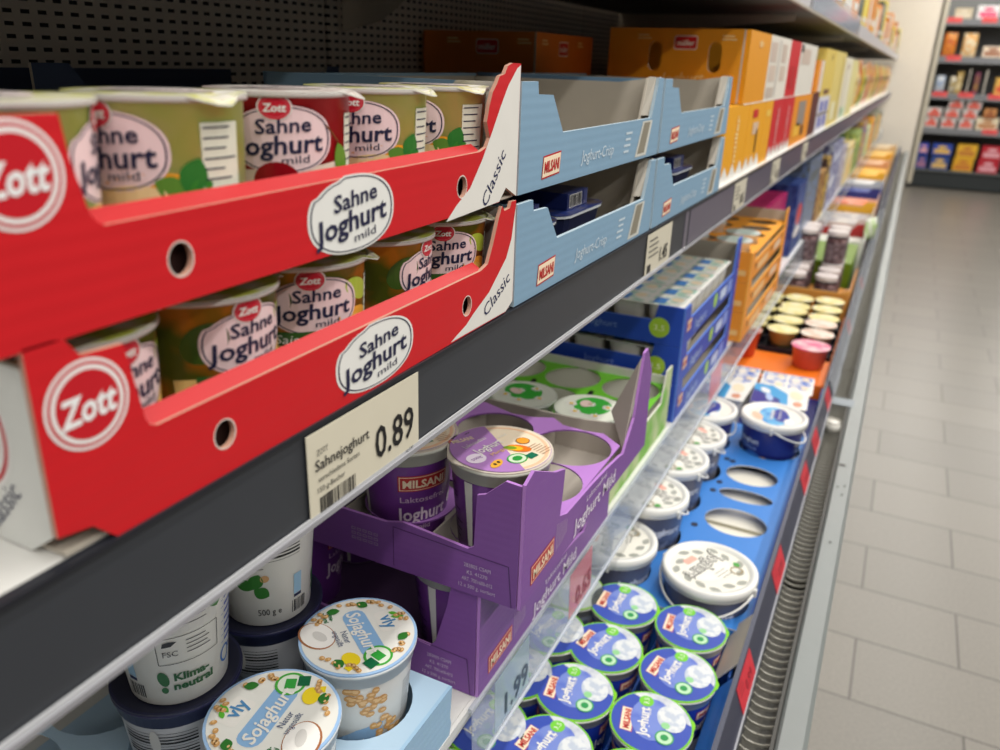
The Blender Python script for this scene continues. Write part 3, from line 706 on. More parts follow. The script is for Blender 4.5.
while y < 9.4:
    c1, c2, nm = pal[i % 5]
    bag(-.30, y, SH1+.0005, .24+.02*(i % 3), .215+.012*((i*7) % 3), c1, c2, '%s bag on the middle shelf, %s past the pale boxes' % (nm, ORD[i]), 'bags far along the middle shelf'); y += .29; i += 1
# top shelf: packs standing behind the clear guard
pal2 = [((236, 140, 60), (226, 214, 200), 'orange'), ((240, 170, 20), (210, 120, 30), 'amber'), ((226, 190, 90), (230, 226, 220), 'light yellow'), ((244, 176, 110), (236, 150, 80), 'peach'), ((150, 160, 150), (60, 80, 80), 'grey green'), ((230, 200, 40), (240, 220, 90), 'yellow')]
y = 2.35; i = 0
while y < 9.2:
    c1, c2, nm = pal2[i % 6]; L = (.30, .22, .34, .26, .2)[i % 5]
    hh = .16+.03*((i*5) % 4)
    m = MB(); m.box(-.42, -.262, y, y+L, SHU+.0225, SHU+.0225+hh, mat(c1, .4, rgb2=c2, scale=9)); m.decal(rect(y+L*.5, SHU+.0225+hh*.55, L*.5, hh*.4), FX(-.2618), mat(c2, .4), .0004)
    m.decal(rect(y+L*.5, SHU+.0225+hh*.3, L*.7, hh*.1), FX(-.2618), WHITE, .0006)
    tag(m.build('carton'), '%s pack on the top shelf, %s from where the packs begin' % (nm, ORD[i]), 'carton', 'packs on the top shelf')
    y += L+.03; i += 1

# ================================================================== LOWER SHELF
LW = mat((232, 232, 228), .3)
def tub(kind):
    """500 g cup: tapered wall, stepped rim, foil lid; writing faces +X, lid writing reads along +Y"""
    root = empty('yogurt_cup'); H = .113; rb, rt = .0345, .0435
    wallc = {'blue': (34, 62, 176), 'purple': (116, 56, 146), 'soy': (232, 232, 228), 'soyback': (226, 226, 222), 'soyshade': (196, 196, 200), 'daisy': (206, 214, 200), 'checked': (150, 160, 176)}[kind]  # the darker soy tub has stack shade painted into wall and lid
    wall = mat(wallc, .32); rimc = mat({'blue': (240, 242, 236), 'purple': (206, 206, 196), 'soy': (222, 228, 232), 'soyback': (40, 48, 90), 'soyshade': (44, 46, 84), 'daisy': (220, 226, 214), 'checked': (206, 210, 204)}[kind], .3)
    m = MB()
    m.lathe([(.0005, .0015), (rb-.004, .0015), (rb-.002, 0), (rb, .002), (rt, H-.015)], [LW, LW, LW, wall], 44)
    m.lathe([(rt, H-.015), (rt+.0012, H-.0145), (rt+.002, H-.004), (rt+.004, H-.0035), (rt+.0042, H-.0005), (rt+.003, H)], rimc, 44)
    f = Cone(rb, rt, .002, H-.015, 0)
    if kind == 'blue':
        brand_mark(m, f, .0, .084, .042, .013)
        m.text('Joghurt', f, 0, .066, .013, WHITE, width=.056, bold=.01); m.text('mild', f, 0, .052, .006, WHITE, width=.014)
        m.decal(ell(-.01, .024, .022, .016, 24), f, mat((220, 226, 236), .3), .0003); m.decal(ell(.016, .022, .014, .011, 20), f, mat((200, 212, 232), .3), .0004)
        for ux in (.085, -.095):
            brand_mark(m, f, ux, .084, .036, .012); m.text('Joghurt', f, ux, .066, .012, WHITE, width=.05)
    if kind == 'checked':
        for i in range(-14, 15):
            for j in range(9):
                if (i+j) % 2: m.decal(rect(i*.0085, .01+j*.0095, .0085, .0095), f, mat((96, 112, 150), .3), .0002)
    if kind == 'purple':
        brand_mark(m, f, 0, .080, .046, .0165, dark=True); m.text('Laktosefrei', f, 0, .063, .0062, mat((222, 190, 220), .4), width=.043)
        m.text('Joghurt', f, 0, .047, .0145, mat((226, 206, 226), .4), width=.050, bold=.02); m.text('mild', f, 0, .0325, .0055, mat((220, 190, 220), .4), width=.014)
        m.decal([(-.064, .004), (-.060, .004), (-.056, .097), (-.064, .097)], f, WHITE, .0003)
        m.lines(f, -.104, .092, .034, 20, .0042, mat((60, 26, 80), .4), .0015); m.ring(-.082, .010, .006, .006, .001, f, WHITE)
        m.decal(ell(.04, .05, .010, .007, 16), f, WHITE, .0003); m.bars(f, .056, .03, .028, .05, WHITE, 14)
    if kind == 'soy':
        lb = mat((140, 180, 220), .3)
        m.decal([(-.05, .018), (-.02, .030), (.012, .052), (.034, .058), (.030, .034), (.018, .014), (-.02, .006), (-.05, .006)], f, lb, .0003)
        m.text('Sojaghurt', f, -.008, .030, .013, WHITE, width=.060, rot=.32, shear=.2, bold=.02)
        m.text('vly', f, -.032, .071, .018, mat((90, 150, 190), .3), width=.026, rot=.1, bold=.02); m.decal(rrect(-.030, .071, .034, .03, .004, .1), f, WHITE, .0002)
        bn = mat((206, 158, 96), .4); r = random.Random(4)
        for i in range(46):
            t = r.random(); cx = .012+.03*t+r.uniform(-.010, .010); cy = .092-.066*t*t+r.uniform(-.008, .008)
            m.decal(ell(cx, min(cy, .095), .0037, .0029, 10, r.random()*3), f, bn, .0005+.0001*(i % 3))
            m.decal(ell(cx+.0005, min(cy+.0006, .096), .0020, .0013, 8), f, mat((232, 194, 140), .4), .0009)
        m.lines(f, .052, .085, .02, 18, .0038, mat((90, 90, 96), .4), .0008); m.text('Natur ungesüßt', f, -.01, .010, .0055, mat((60, 90, 150), .4), width=.05, rot=.1)
    if kind in ('soyback', 'soyshade'):
        dk = mat((40, 40, 46), .4)
        m.decal(rect(.006, .080, .040, .028), f, mat((210, 210, 208), .35), .0002); m.lines(f, -.012, .090, .035, 5, .0042, dk, .0007)
        m.decal(rrect(.004, .052, .044, .024, .001), f, dk, .0003, [rrect(.004, .052, .0430, .023, .0008)])
        m.text('FSC', f, -.009, .050, .0050, dk, width=.010); m.decal([(-.014, .056), (-.008, .0565), (-.004, .060), (-.009, .061), (-.013, .060)], f, dk, .0004); m.lines(f, .002, .059, .021, 4, .0036, dk, .0008)
        m.text('Klima-', f, .004, .028, .0068, mat((30, 90, 50), .4), width=.026, bold=.04); m.text('neutral', f, .005, .0195, .0068, mat((30, 90, 50), .4), width=.030, bold=.04)
        m.decal(ell(-.0165, .027, .0040, .007, 14, .2), f, mat((30, 100, 50), .4), .0004); m.decal(ell(-.0165, .0165, .0026, .003, 12), f, mat((30, 100, 50), .4), .0004)
        m.decal(leaf(.022, .088, .020, .014, 1.9), f, LEAFG, .0004); m.decal(leaf(.026, .084, .016, .010, .7), f, mat((110, 150, 60), .4), .00045); m.decal(leaf(.024, .088, .014, .012, -1.4), f, LEAFG, .0004)
        for q in range(7): m.text('-', f, .032, .074-.0062*q, .003, mat((60, 90, 170), .4), width=.003); m.decal(rect(.043, .074-.0062*q, .016, .0022), f, mat((80, 100, 176), .4), .0004)
        m.ring(.036, .024, .0065, .0075, .0018, f, mat((60, 110, 180), .4)); m.text('Kli', f, .0465, .028, .006, mat((40, 60, 130), .4), width=.010)
        # other side: tall barcode stripes, weight, leaf
        o = -.066
        for q in range(9): m.decal(rect(o, .066+q*.0032, .052, .0004+.0005*((q*7) % 4)), f, BLACK, .0003)
        m.decal(ell(o-.002, .083, .0036, .012, 16), f, mat((206, 204, 200), .4), .0005)
        m.decal(leaf(o-.014, .040, .016, .012, 2.6), f, LEAFG, .0004); m.decal(leaf(o-.014, .040, .016, .012, 1.2), f, LEAFG, .0004); m.decal(leaf(o-.013, .040, .014, .012, -.6), f, LEAFG, .0004)
        m.decal(ell(o-.004, .050, .0035, .0035, 12), f, mat((204, 160, 110), .4), .0004); m.text('500 g e', f, o-.002, .016, .0065, dk, width=.020); m.lines(f, o-.024, .060, .03, 1, .003, dk)
        m.decal(rect(o+.024, .036, .008, .020), f, mat((150, 190, 220), .4), .0003); m.decal(rect(o+.024, .024, .008, .003), f, NAVY, .0003); m.bars(f, o+.018, .008, .016, .012, dk, 8)
    if kind == 'soyshade':
        m.decal([(-.02, .05), (.01, .062), (.03, .075), (.028, .05), (.01, .040), (-.012, .036)], f, mat((44, 46, 110), .4), .0006)
    m.build('cup_body', root)
    # lid
    m = MB(); R = .0475; z = H+.001
    lc = {'blue': (62, 84, 178), 'purple': (178, 130, 196), 'soy': (232, 232, 226), 'soyback': (232, 232, 226), 'soyshade': (36, 38, 56), 'daisy': (226, 230, 216), 'checked': (190, 200, 196)}[kind]
    ring = {'blue': (126, 204, 40), 'purple': (214, 204, 190), 'soy': (160, 196, 236), 'soyback': (40, 42, 66), 'soyshade': (44, 46, 74), 'daisy': (214, 220, 206), 'checked': (150, 200, 80)}[kind]
    p = ell(0, 0, R, R, 48)
    if kind in ('blue', 'checked'): p = [(x*(1+.08*max(0, 1-abs(((math.atan2(y, x)-.2)))/.16)), y*(1+.08*max(0, 1-abs(((math.atan2(y, x)-.2)))/.16))) for x, y in p]
    if kind == 'purple': p = [(x*(1+.09*max(0, 1-abs((abs(math.atan2(y, x)+1.9)))/.35)), y*(1+.09*max(0, 1-abs((abs(math.atan2(y, x)+1.9)))/.35))) for x, y in p]
    m.prism(p, FZ(z), .0012, mat(ring, .3), mat(ring, .3))
    L = Fr((0, 0, z), (0, 1, 0), (-1, 0, 0)); Ri = R*.955
    base = mat(lc, .30, 'foil')
    m.decal(ell(0, 0, Ri, Ri, 44), L, base, .0003)
    if kind == 'blue':
        m.decal(ell(0, 0, Ri*.99, Ri*.99, 30, 0, -1.45, .55), L, mat((186, 192, 206), .3, 'foil', rgb2=(216, 220, 224), scale=60), .0005)
        m.decal(ell(.004, .000, .032, .024, 24), L, mat((92, 114, 200), .3, 'foil', rgb2=(120, 140, 210), scale=30), .0006)
        m.decal(ell(.010, -.022, .020, .016, 20, .3), L, mat((222, 226, 228), .3, 'foil', rgb2=(190, 200, 214), scale=110), .0007)
        brand_mark(m, L, -.003, .0275, .036, .0150, 0, .1); m.text('Joghurt', L, -.002, .0095, .0120, WHITE, width=.044, bold=.03, lift=.0010); m.text('mild', L, .014, .0035, .0045, WHITE, width=.010, lift=.001)
        gc = mat((120, 206, 60), .35); m.decal(ell(.030, .008, .0085, .0085, 20), L, gc, .0009); m.text('3,5', L, .030, .008, .006, WHITE, width=.010, lift=.0013)
        m.decal(ell(-.020, -.016, .0105, .0105, 20), L, mat((190, 226, 190), .3), .0009); m.ring(-.020, -.016, .0105, .0105, .0016, L, mat((60, 160, 90), .4), .0011); m.decal(ell(-.020, -.016, .0045, .0045, 14), L, mat((40, 150, 80), .4), .0012)
        m.decal(ell(-.002, -.016, .005, .005, 14), L, mat((150, 210, 150), .3), .0009)
    elif kind == 'purple':
        m.decal(ell(0, 0, Ri*.99, Ri*.99, 30, 0, -1.95, 1.05), L, mat((238, 222, 196), .3), .0005)
        m.ring(.0, -.001, .0425, .0425, .003, L, mat((240, 196, 160), .35), .0006)
        m.decal(ell(0, 0, Ri, Ri, 30, 0, 1.05, 4.33), L, base, .0007)
        brand_mark(m, L, -.013, .0345, .026, .0125, -.3, 0, dark=True); m.text('Laktosefrei', L, -.010, .0225, .0055, WHITE, width=.028, lift=.0012); m.text('Joghurt', L, -.007, .009, .0105, WHITE, width=.034, lift=.0012, bold=.01); m.text('mild', L, .018, .014, .0045, WHITE, width=.010, lift=.0012)
        m.text('Mango', L, -.008, -.004, .0045, mat((250, 206, 120), .4), width=.018, lift=.0012)
        m.decal(ell(.010, -.013, .0065, .0115, 22, .5), L, mat((232, 120, 30), .3), .0010); m.decal(ell(.007, -.010, .0045, .008, 20, .6), L, mat((240, 190, 40), .3), .0011); m.decal(ell(.005, -.007, .003, .006, 16, .6), L, mat((120, 160, 40), .3), .0012)
        m.decal(ell(.024, -.006, .0065, .0065, 20), L, mat((120, 60, 30), .3), .0010); m.decal(ell(.024, -.006, .0058, .0058, 20), L, mat((240, 160, 50), .3), .0011)
        m.decal(ell(-.006, -.0245, .010, .0085, 20), L, mat((210, 230, 200), .3), .0010); m.ring(-.006, -.0245, .010, .0085, .0014, L, mat((60, 160, 70), .4), .0011); m.decal(ell(-.006, -.0245, .005, .004, 20), L, mat((40, 150, 60), .4), .0012); m.decal(rect(.007, -.030, .010, .008), L, mat((10, 110, 80), .4), .0012)
        m.decal(ell(-.026, -.018, .0085, .0045, 18, .3), L, mat((226, 170, 60), .4), .0012); m.decal(ell(-.028, -.018, .0015, .0018, 8), L, BLACK, .0014); m.decal(ell(-.023, -.0175, .0015, .0018, 8), L, BLACK, .0014)
        m.decal(ell(-.031, .001, .0095, .0085, 20), L, mat((232, 220, 236), .3), .0010); m.text('500g', L, -.031, .001, .004, mat((150, 100, 170), .4), width=.011, lift=.0012)
        m.lines(L, .016, -.018, .018, 6, .0034, mat((176, 140, 110), .4), .0009, .0012); m.lines(L, -.004, .040, .010, 1, .003, BLACK, .0008, .0012)
    elif kind in ('soy', 'soyback'):
        bn = mat((206, 158, 96), .4); r = random.Random(9)
        m.decal(rrect(.0, .004, .060, .019, .008, .03), L, mat((140, 182, 224), .3), .0005); m.text('Sojaghurt', L, 0, .004, .0115, WHITE, width=.053, shear=.2, bold=.02, lift=.001, rot=.02)
        m.decal(rrect(-.006, .0275, .026, .018, .003, -.05), L, WHITE, .0005); m.text('vly', L, -.004, .028, .0115, mat((80, 140, 190), .3), width=.017, bold=.02, lift=.001); m.decal(leaf(-.015, .031, .008, .004, .9), L, mat((90, 180, 50), .4), .001); m.decal(leaf(-.009, .031, .011, .0045, 1.2), L, mat((90, 180, 50), .4), .001)
        m.text('Natur', L, -.0, -.010, .0055, mat((60, 80, 120), .4), width=.015, lift=.001, rot=.02); m.text('ungesüßt', L, -.001, -.0165, .0050, mat((60, 80, 120), .4), width=.020, lift=.001)
        m.decal(ell(-.012, -.031, .018, .0135, 24, .3), L, mat((170, 110, 70), .4), .0005); m.decal(ell(-.012, -.0305, .0168, .0123, 24, .3), L, mat((244, 242, 238), .3), .0007); m.decal(ell(-.010, -.029, .008, .004, 16, .4), L, mat((214, 212, 208), .3), .0009)
        m.decal(ell(.031, .006, .0115, .0115, 20), L, mat((226, 236, 220), .3), .0007); m.ring(.031, .006, .0115, .0115, .002, L, mat((70, 170, 60), .4), .0009); m.decal(rect(.031, .006, .010, .008, .4), L, mat((50, 160, 60), .4), .001); m.decal(rect(.037, -.002, .010, .009, .4), L, mat((10, 100, 60), .4), .0011)
        m.decal(ell(.026, -.0145, .0085, .0065, 16, .4), L, mat((240, 214, 40), .35), .001); m.decal(rect(.034, -.0175, .006, .008, .4), L, mat((240, 214, 40), .35), .0009)
        for i in range(46):
            a = 1.0+i*.115 if i < 38 else 6.1+i*.02
            a = r.uniform(.5, 6.0); q = r.uniform(.036, .0425)
            if 4.0 < a < 4.9: continue
            m.decal(ell(q*math.cos(a), q*math.sin(a), .0026, .0021, 10, r.random()*3), L, bn, .0012); m.decal(ell(q*math.cos(a)+.0004, q*math.sin(a)+.0004, .0013, .0009, 8), L, mat((232, 194, 140), .4), .0015)
        for a in (.9, 2.6, 3.3, 5.4): m.decal(leaf(.034*math.cos(a), .034*math.sin(a), .011, .008, a+1.2), L, LEAFG, .0013)
        m.text('Klima-', L, -.030, -.014, .004, mat((30, 110, 60), .4), width=.012, rot=0, lift=.001, bold=.03); m.text('neutral', L, -.030, -.019, .004, mat((30, 110, 60), .4), width=.013, lift=.001, bold=.03)
    elif kind == 'daisy':
        m.decal(ell(.008, -.004, .030, .026, 24), L, mat((60, 176, 60), .35), .0005)
        for a, q in ((0, .012), (1.3, .026), (2.4, .024), (3.6, .028), (5, .026)):
            cx, cy = q*math.cos(a), q*math.sin(a)
            for k in range(8): m.decal(ell(cx+.005*math.cos(k*PI/4), cy+.005*math.sin(k*PI/4), .0038, .002, 8, k*PI/4), L, WHITE, .0008)
            m.decal(ell(cx, cy, .003, .003, 10), L, mat((240, 200, 40), .4), .0012)
        m.decal(ell(.012, .006, .012, .008, 20), L, mat((236, 210, 200), .35), .0012)
    elif kind == 'checked':
        m.decal(leaf(-.02, -.02, .03, .018, .4), L, mat((110, 190, 60), .35), .0006); m.decal(ell(.012, .012, .02, .012, 18, .5), L, WHITE, .0005)
    m.build('foil_lid', root); root['category'] = 'yogurt cup'
    return Proto(root)
TB = {k: tub(k) for k in ('blue', 'purple', 'soy', 'soyback', 'soyshade', 'daisy', 'checked')}

# ---- soy yogurts in a pale blue tray at the near end
g = 'soy yogurt tubs on the lower shelf'
_s = TB['soy'].put((-.3235, .4235, SH2+.0032), -2.2, 'white soy yogurt tub whose lid writing runs downwards, nearest to the purple trays', g)
for _c in _s.children:
    if _c.name.startswith('cup_body'): _c.rotation_euler = (0, 0, .85)
_t = TB['soy'].put((-.3250, .3240, SH2+.0032), .12, 'white soy yogurt tub with lid writing rising right, at the bottom edge', g)
for _c in _t.children:
    if _c.name.startswith('cup_body'): _c.rotation_euler = (0, 0, -1.1)
TB['soyshade'].put((-.4215, .3270, SH2+.0032), .55, 'shaded soy tub with dark blue mark, bottom of the stack near the front left', g)
TB['soyback'].put((-.4150, .3240, SH2+.1178), -.55, 'white soy tub with green climate wording, topmost of the left stack', g)
TB['soyshade'].put((-.4215, .4250, SH2+.0032), .35, 'shaded soy tub at the bottom of the stack behind the two front soy tubs', g)
TB['soyback'].put((-.4150, .4215, SH2+.1178), .95, 'white soy tub marked 500 g with a tall barcode, topmost of its stack', g)
for i, (x, y) in ((1, (-.512, .425)),):
    TB['soyshade'].put((x, y, SH2+.0032), .2*i, 'dark soy tub in deep shade behind the stacked soy tubs', g)
m = MB(); pb = mat((158, 194, 222), .5, 'carton'); pbin = mat((176, 204, 226), .6)
ax, ay0, ay1, ah = -.262, .18, .4705, .052
m.prism([(ay0, SH2+.0008), (ay1-.004, SH2+.0008), (ay1-.001, SH2+.012), (ay1-.003, SH2+.02), (ay1, SH2+ah), (ay0, SH2+ah)], FX(ax), .003, pb)
m.box(-.56, ax-.003, ay0, ay1, SH2+.0008, SH2+.0028, pbin)
m.prism([(-.56, SH2+.003), (ax-.003, SH2+.003), (ax-.003, SH2+ah), (-.56, SH2+ah)], FN(ay1-.003), .003, pbin)
hs = [ell(x, y, .0445, .0445, 32) for x in (-.3235, -.418, -.512) for y in (.23, .3265, .4215)]
m.prism([[(-.56, ay0), (ax-.003, ay0), (ax-.003, ay1-.003), (-.56, ay1-.003)]]+hs, FZ(SH2+ah), .0016, pbin)
tag(m.build('display_tray'), 'pale blue cardboard tray with round openings holding the soy yogurt tubs', 'display tray')

# ---- purple trays
PU = mat((128, 78, 156), .48, 'carton'); PUL = mat((188, 132, 212), .5); PG = mat((178, 170, 160), .75)
def purple_tray(lim):
    m = MB(); L, D, H, E_ = .365, .292, .112, .310; f = FX(0); PG = mat((178, 170, 160), .75) if not lim else mat((84, 56, 98), .7)  # lower tray: dark inside colour stands in for shade
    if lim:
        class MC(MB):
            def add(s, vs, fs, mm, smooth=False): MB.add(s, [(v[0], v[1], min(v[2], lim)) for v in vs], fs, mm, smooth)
        m = MC()
    fr = [(0, 0), (L, 0), (L-.004, .100), (L-.030, .136), (L-.042, .134), (L-.060, .060), (L-.092, .028), (.262, .031), (.22, .036), (.17, .040), (.10, .043), (.082, .050), (.086, .075), (.088, .096), (.064, .104), (.030, .121), (.016, .128), (0, .122)]
    m.prism(fr, f, .003, PU, PUL, PG)
    brand_mark(m, f, .045, .024, .052, .020, .04, 0, dark=True)
    m.text('Joghurt Mild', f, .185, .015, .0155, mat((236, 226, 240), .5), width=.125, bold=.015, lift=.0005); m.text('Laktosefrei', f, .185, .031, .0065, mat((236, 226, 240), .5), width=.060, lift=.0005)
    # torn pale scuffs on the front
    for q in range(8): m.decal(rect(.076+.0035*q, .030, .0007, .03-.002*q, .05), f, mat((190, 170, 196), .7), .0005)
    # near end wall: low band with a notch, high piece by the corner
    en = [(-D, 0), (-.004, 0), (-.0035, .120), (-.018, .121), (-.036, .104), (-.044, .101), (-.046, .050), (-.052, .046), (-.118, .052), (-.136, .047), (-.20, .047), (-D, .045)]
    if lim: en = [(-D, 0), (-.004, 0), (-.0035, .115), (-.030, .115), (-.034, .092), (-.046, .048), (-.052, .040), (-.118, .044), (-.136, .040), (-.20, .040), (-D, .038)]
    e = FN(0); m.prism(en, e, .003, PU, PUL, PG)
    for q, s_ in enumerate(('283805 CSAPI', 'KS. 41270', 'ART. 7001600-012', '12 x 500 g, sortiert')): m.text(s_, e, -.042, .030-.0072*q, .0040, mat((206, 190, 214), .5), width=(.026, .020, .030, .036)[q], lift=.0005)
    m.decal(rect(-.128, .024, .0008, .042), e, mat((80, 44, 104), .5), .0004); m.decal([(-.128, .045), (-.012, .041), (-.008, .0), (-.0088, .0), (-.0128, .0402), (-.128, .0442)], e, mat((80, 44, 104), .5), .0004)
    for q in range(3):
        for s_ in range(5): m.decal(rect(-.172+s_*.0062, .030-q*.005, .0045, .003), e, mat((164, 140, 176), .5), .0004, [rect(-.172+s_*.0062, .030-q*.005, .0030, .0016)])
    # far end wall and back wall (grey inside, shade painted in when lim is set)
    m.prism([(-D, 0), (-.004, 0), (-.004, .060), (-.018, .047), (-.075, .042), (-D, .041)], FN(E_-.003), .003, PG, PG, PU)
    m.box(-D, -D+.003, .003, E_-.003, 0, .044, PG); m.box(-D+.003, -.003, .003, E_-.003, 0, .002, PG)
    # sloping inner flap from the far post
    m.add([(-.0032, L-.048, .128), (-.0032, L-.020, .134), (-.030, L-.004, .070), (-.030, L-.055, .060), (-.0032, L-.086, .030)], [(0, 1, 2, 3, 4), (4, 3, 2, 1, 0)], PG)
    # divider plate with round holes
    hs = [ell(x, y, .0445, .0445, 32) for x in (-.050, -.1445, -.239) for y in (.0565, .1490, .238)]
    if not lim: m.prism([[(-D+.003, .003), (-.0035, .003), (-.0035, .268), (-.030, .289), (-.052, .2845), (-.080, .287), (-.097, .300), (-.120, .289), (-.145, .286), (-.19, .300), (-.24, .288), (-D+.003, .292)]]+hs, FZ(.040), .0018, PUL, PU, PG)
    if not lim:
        for x in (-.097, -.1915): m.box(x-.001, x+.001, .01, E_-.005, .003, .0378, PG)
    return m.build('display_tray')
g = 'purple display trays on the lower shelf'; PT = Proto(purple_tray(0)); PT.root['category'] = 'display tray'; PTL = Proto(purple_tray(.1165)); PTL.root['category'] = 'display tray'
UX, UY, UZ = -.2205, .5135, .9870
PT.put((UX, UY, UZ), 0, 'upper purple display tray pushed forward over the shelf edge', g)
LX, LY = -.2600, .5165
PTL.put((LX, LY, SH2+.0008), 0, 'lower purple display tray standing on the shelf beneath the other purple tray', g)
TB['purple'].put((UX-.0525, UY+.0600, UZ+.0022), -.25, 'purple mango yogurt tub with lilac and cream lid, near corner of the upper purple tray', 'purple yogurt tubs')
TB['purple'].put((UX-.1445, UY+.050, UZ-.006+.0082), -.62, 'shaded purple yogurt tub second from the corner of the upper purple tray', 'purple yogurt tubs')
TB['purple'].put((UX-.239, UY+.050, UZ+.0022), .3, 'dark purple yogurt tub at the inner end of the upper purple tray', 'purple yogurt tubs')
TB['purple'].put((LX-.050, LY+.0515, SH2+.003), -.15, 'purple yogurt tub seen through the torn end of the lower purple tray', 'purple yogurt tubs')
for i, (a, b) in enumerate(((2, 0), (2, 1))):
    TB['purple'].put((LX-.050-.0945*a, LY+.0515+.0945*b, SH2+.003), .3, 'purple yogurt tub in shade in the lower purple tray, %s' % ('inner end of the near row', 'inner end of the second row')[i], 'purple yogurt tubs')

# ---- green trays behind the purple ones
GR = mat((108, 190, 44), .5); GRW = mat((222, 222, 210), .65)
def green_tray(x1, y0, y1, z0, lab, missing=()):
    m = MB(); D, H = .30, .108; L = y1-y0
    m.prism([(y0, z0), (y1, z0), (y1, z0+H), (y1-.03, z0+H), (y1-.05, z0+.06), (y0+.05, z0+.06), (y0+.03, z0+H), (y0, z0+H)], FX(x1), .003, mat((190, 206, 150), .5, rgb2=(120, 186, 60), scale=18), GRW, GRW)
    m.box(x1-D, x1-.003, y0, y0+.003, z0, z0+.088, GRW); m.box(x1-D, x1-.003, y1-.003, y1, z0, z0+.088, GRW); m.box(x1-D, x1-D+.003, y0+.003, y1-.003, z0, z0+.088, GRW); m.box(x1-D+.003, x1-.003, y0+.003, y1-.003, z0, z0+.002, mat((206, 204, 194), .7))
    ny = max(2, round(L/.092)); hs = []; sl = []
    px = L/ny
    for i in range(3):
        for j in range(ny): hs.append(ell(x1-.052-.098*i, y0+px*(j+.5), .0452, px*.478, 32))
    m.prism([[(x1-D+.003, y0+.003), (x1-.003, y0+.003), (x1-.003, y1-.003), (x1-D+.003, y1-.003)]]+hs, FZ(z0+.074), .0018, GR, GR, GRW)
    for j in range(1, ny):
        for i in range(2): m.decal(rrect(x1-.101-.098*i, y0+px*j, .008, .020, .003, .1), FZ(z0+.074), BLACK, .0005)
    return tag(m.build('display_tray'), lab, 'display tray', 'green display trays on the lower shelf')
green_tray(-.268, .897, 1.195, SH2+.0008, 'lime green tray with star shaped divider, mostly empty, behind the purple trays')
TB['daisy'].put((-.320, .9475, SH2+.0035), .2, 'white tub with daisies on its green lid in the lime green tray', 'daisy tubs in the green tray')
TB['daisy'].put((-.418, .9475, SH2+.0035), .9, 'shaded daisy tub next to the other one, further in', 'daisy tubs in the green tray')

# ---- blue three layer stack, orange three layer stack
BL = mat((30, 70, 176), .45, 'carton')
def layer_tray(name, x1, y0, y1, z0, h, mm, edge, deco, lab, grp, D=.27, slots=False, post=.0, text=None):
    m = MB(); L = y1-y0; c = .60
    fr = [(y0, z0), (y1, z0), (y1, z0+h+post), (y1-.035, z0+h+post), (y1-.045, z0+h*c), (y0+.045, z0+h*c), (y0+.035, z0+h), (y0, z0+h)]
    m.prism(fr, FX(x1), .003, mm, edge, GREYB)
    m.prism([(x1-D, z0), (x1-.003, z0), (x1-.003, z0+h), (x1-.045, z0+h), (x1-.050, z0+h*c), (x1-D, z0+h*c)], FN(y0), .003, mm, edge, GREYB)
    m.box(x1-D, x1-.003, y1-.003, y1, z0, z0+h+post*.6, GREYB); m.box(x1-D, x1-D+.003, y0+.003, y1-.003, z0, z0+h*.8, mm); m.box(x1-D+.003, x1-.003, y0+.003, y1-.003, z0, z0+.002, GREYB)
    f = FX(x1)
    for d in deco: m.decal(rrect(y0+L*d[0], z0+h*d[1], L*d[2], h*d[3], h*.08) if len(d) < 6 else ell(y0+L*d[0], z0+h*d[1], L*d[2], h*d[3], 16), f, mat(d[4], .4), .0004)
    if text: text(m, f)
    return tag(m.build('display_tray'), lab, 'display tray', grp)
bz = [SH2+.0008, SH2+.067, SH2+.133]
for i in range(3):
    def tx(m, f, i=i):
        m.text('Joghurt', FN(1.215), -.400, bz[i]+.022, .012, mat((130, 160, 226), .4), width=.055, lift=.0006); m.decal(ell(-.302, bz[i]+.028, .017, .017, 24), FN(1.215), mat((170, 206, 60), .4), .0005); m.text('3,5', FN(1.215), -.302, bz[i]+.028, .010, mat((236, 244, 200), .4), width=.018, lift=.0008)
        brand_mark(m, f, 1.25, bz[i]+.030, .030, .020)
        m.text('Joghurt', f, 1.335, bz[i]+.019, .017, mat((190, 214, 246), .4), width=.085, lift=.0006, shear=.1); m.decal(ell(1.45, bz[i]+.022, .016, .014, 20), f, mat((160, 206, 70), .4), .0005)
        m.decal(rrect(1.52, bz[i]+.020, .06, .02, .006), f, mat((190, 206, 236), .4), .0005); m.decal(rrect(1.58, bz[i]+.020, .04, .026, .006), f, mat((120, 150, 226), .4), .0005)
    layer_tray('b', -.262, 1.215, 1.655, bz[i], .0655, BL, mat((90, 130, 220), .5), [], 'blue yogurt multipack tray, %s of the stack of three behind the green tray' % ('bottom', 'middle', 'top')[i], 'blue trays stacked on the lower shelf', text=tx, post=.04 if i == 2 else 0)
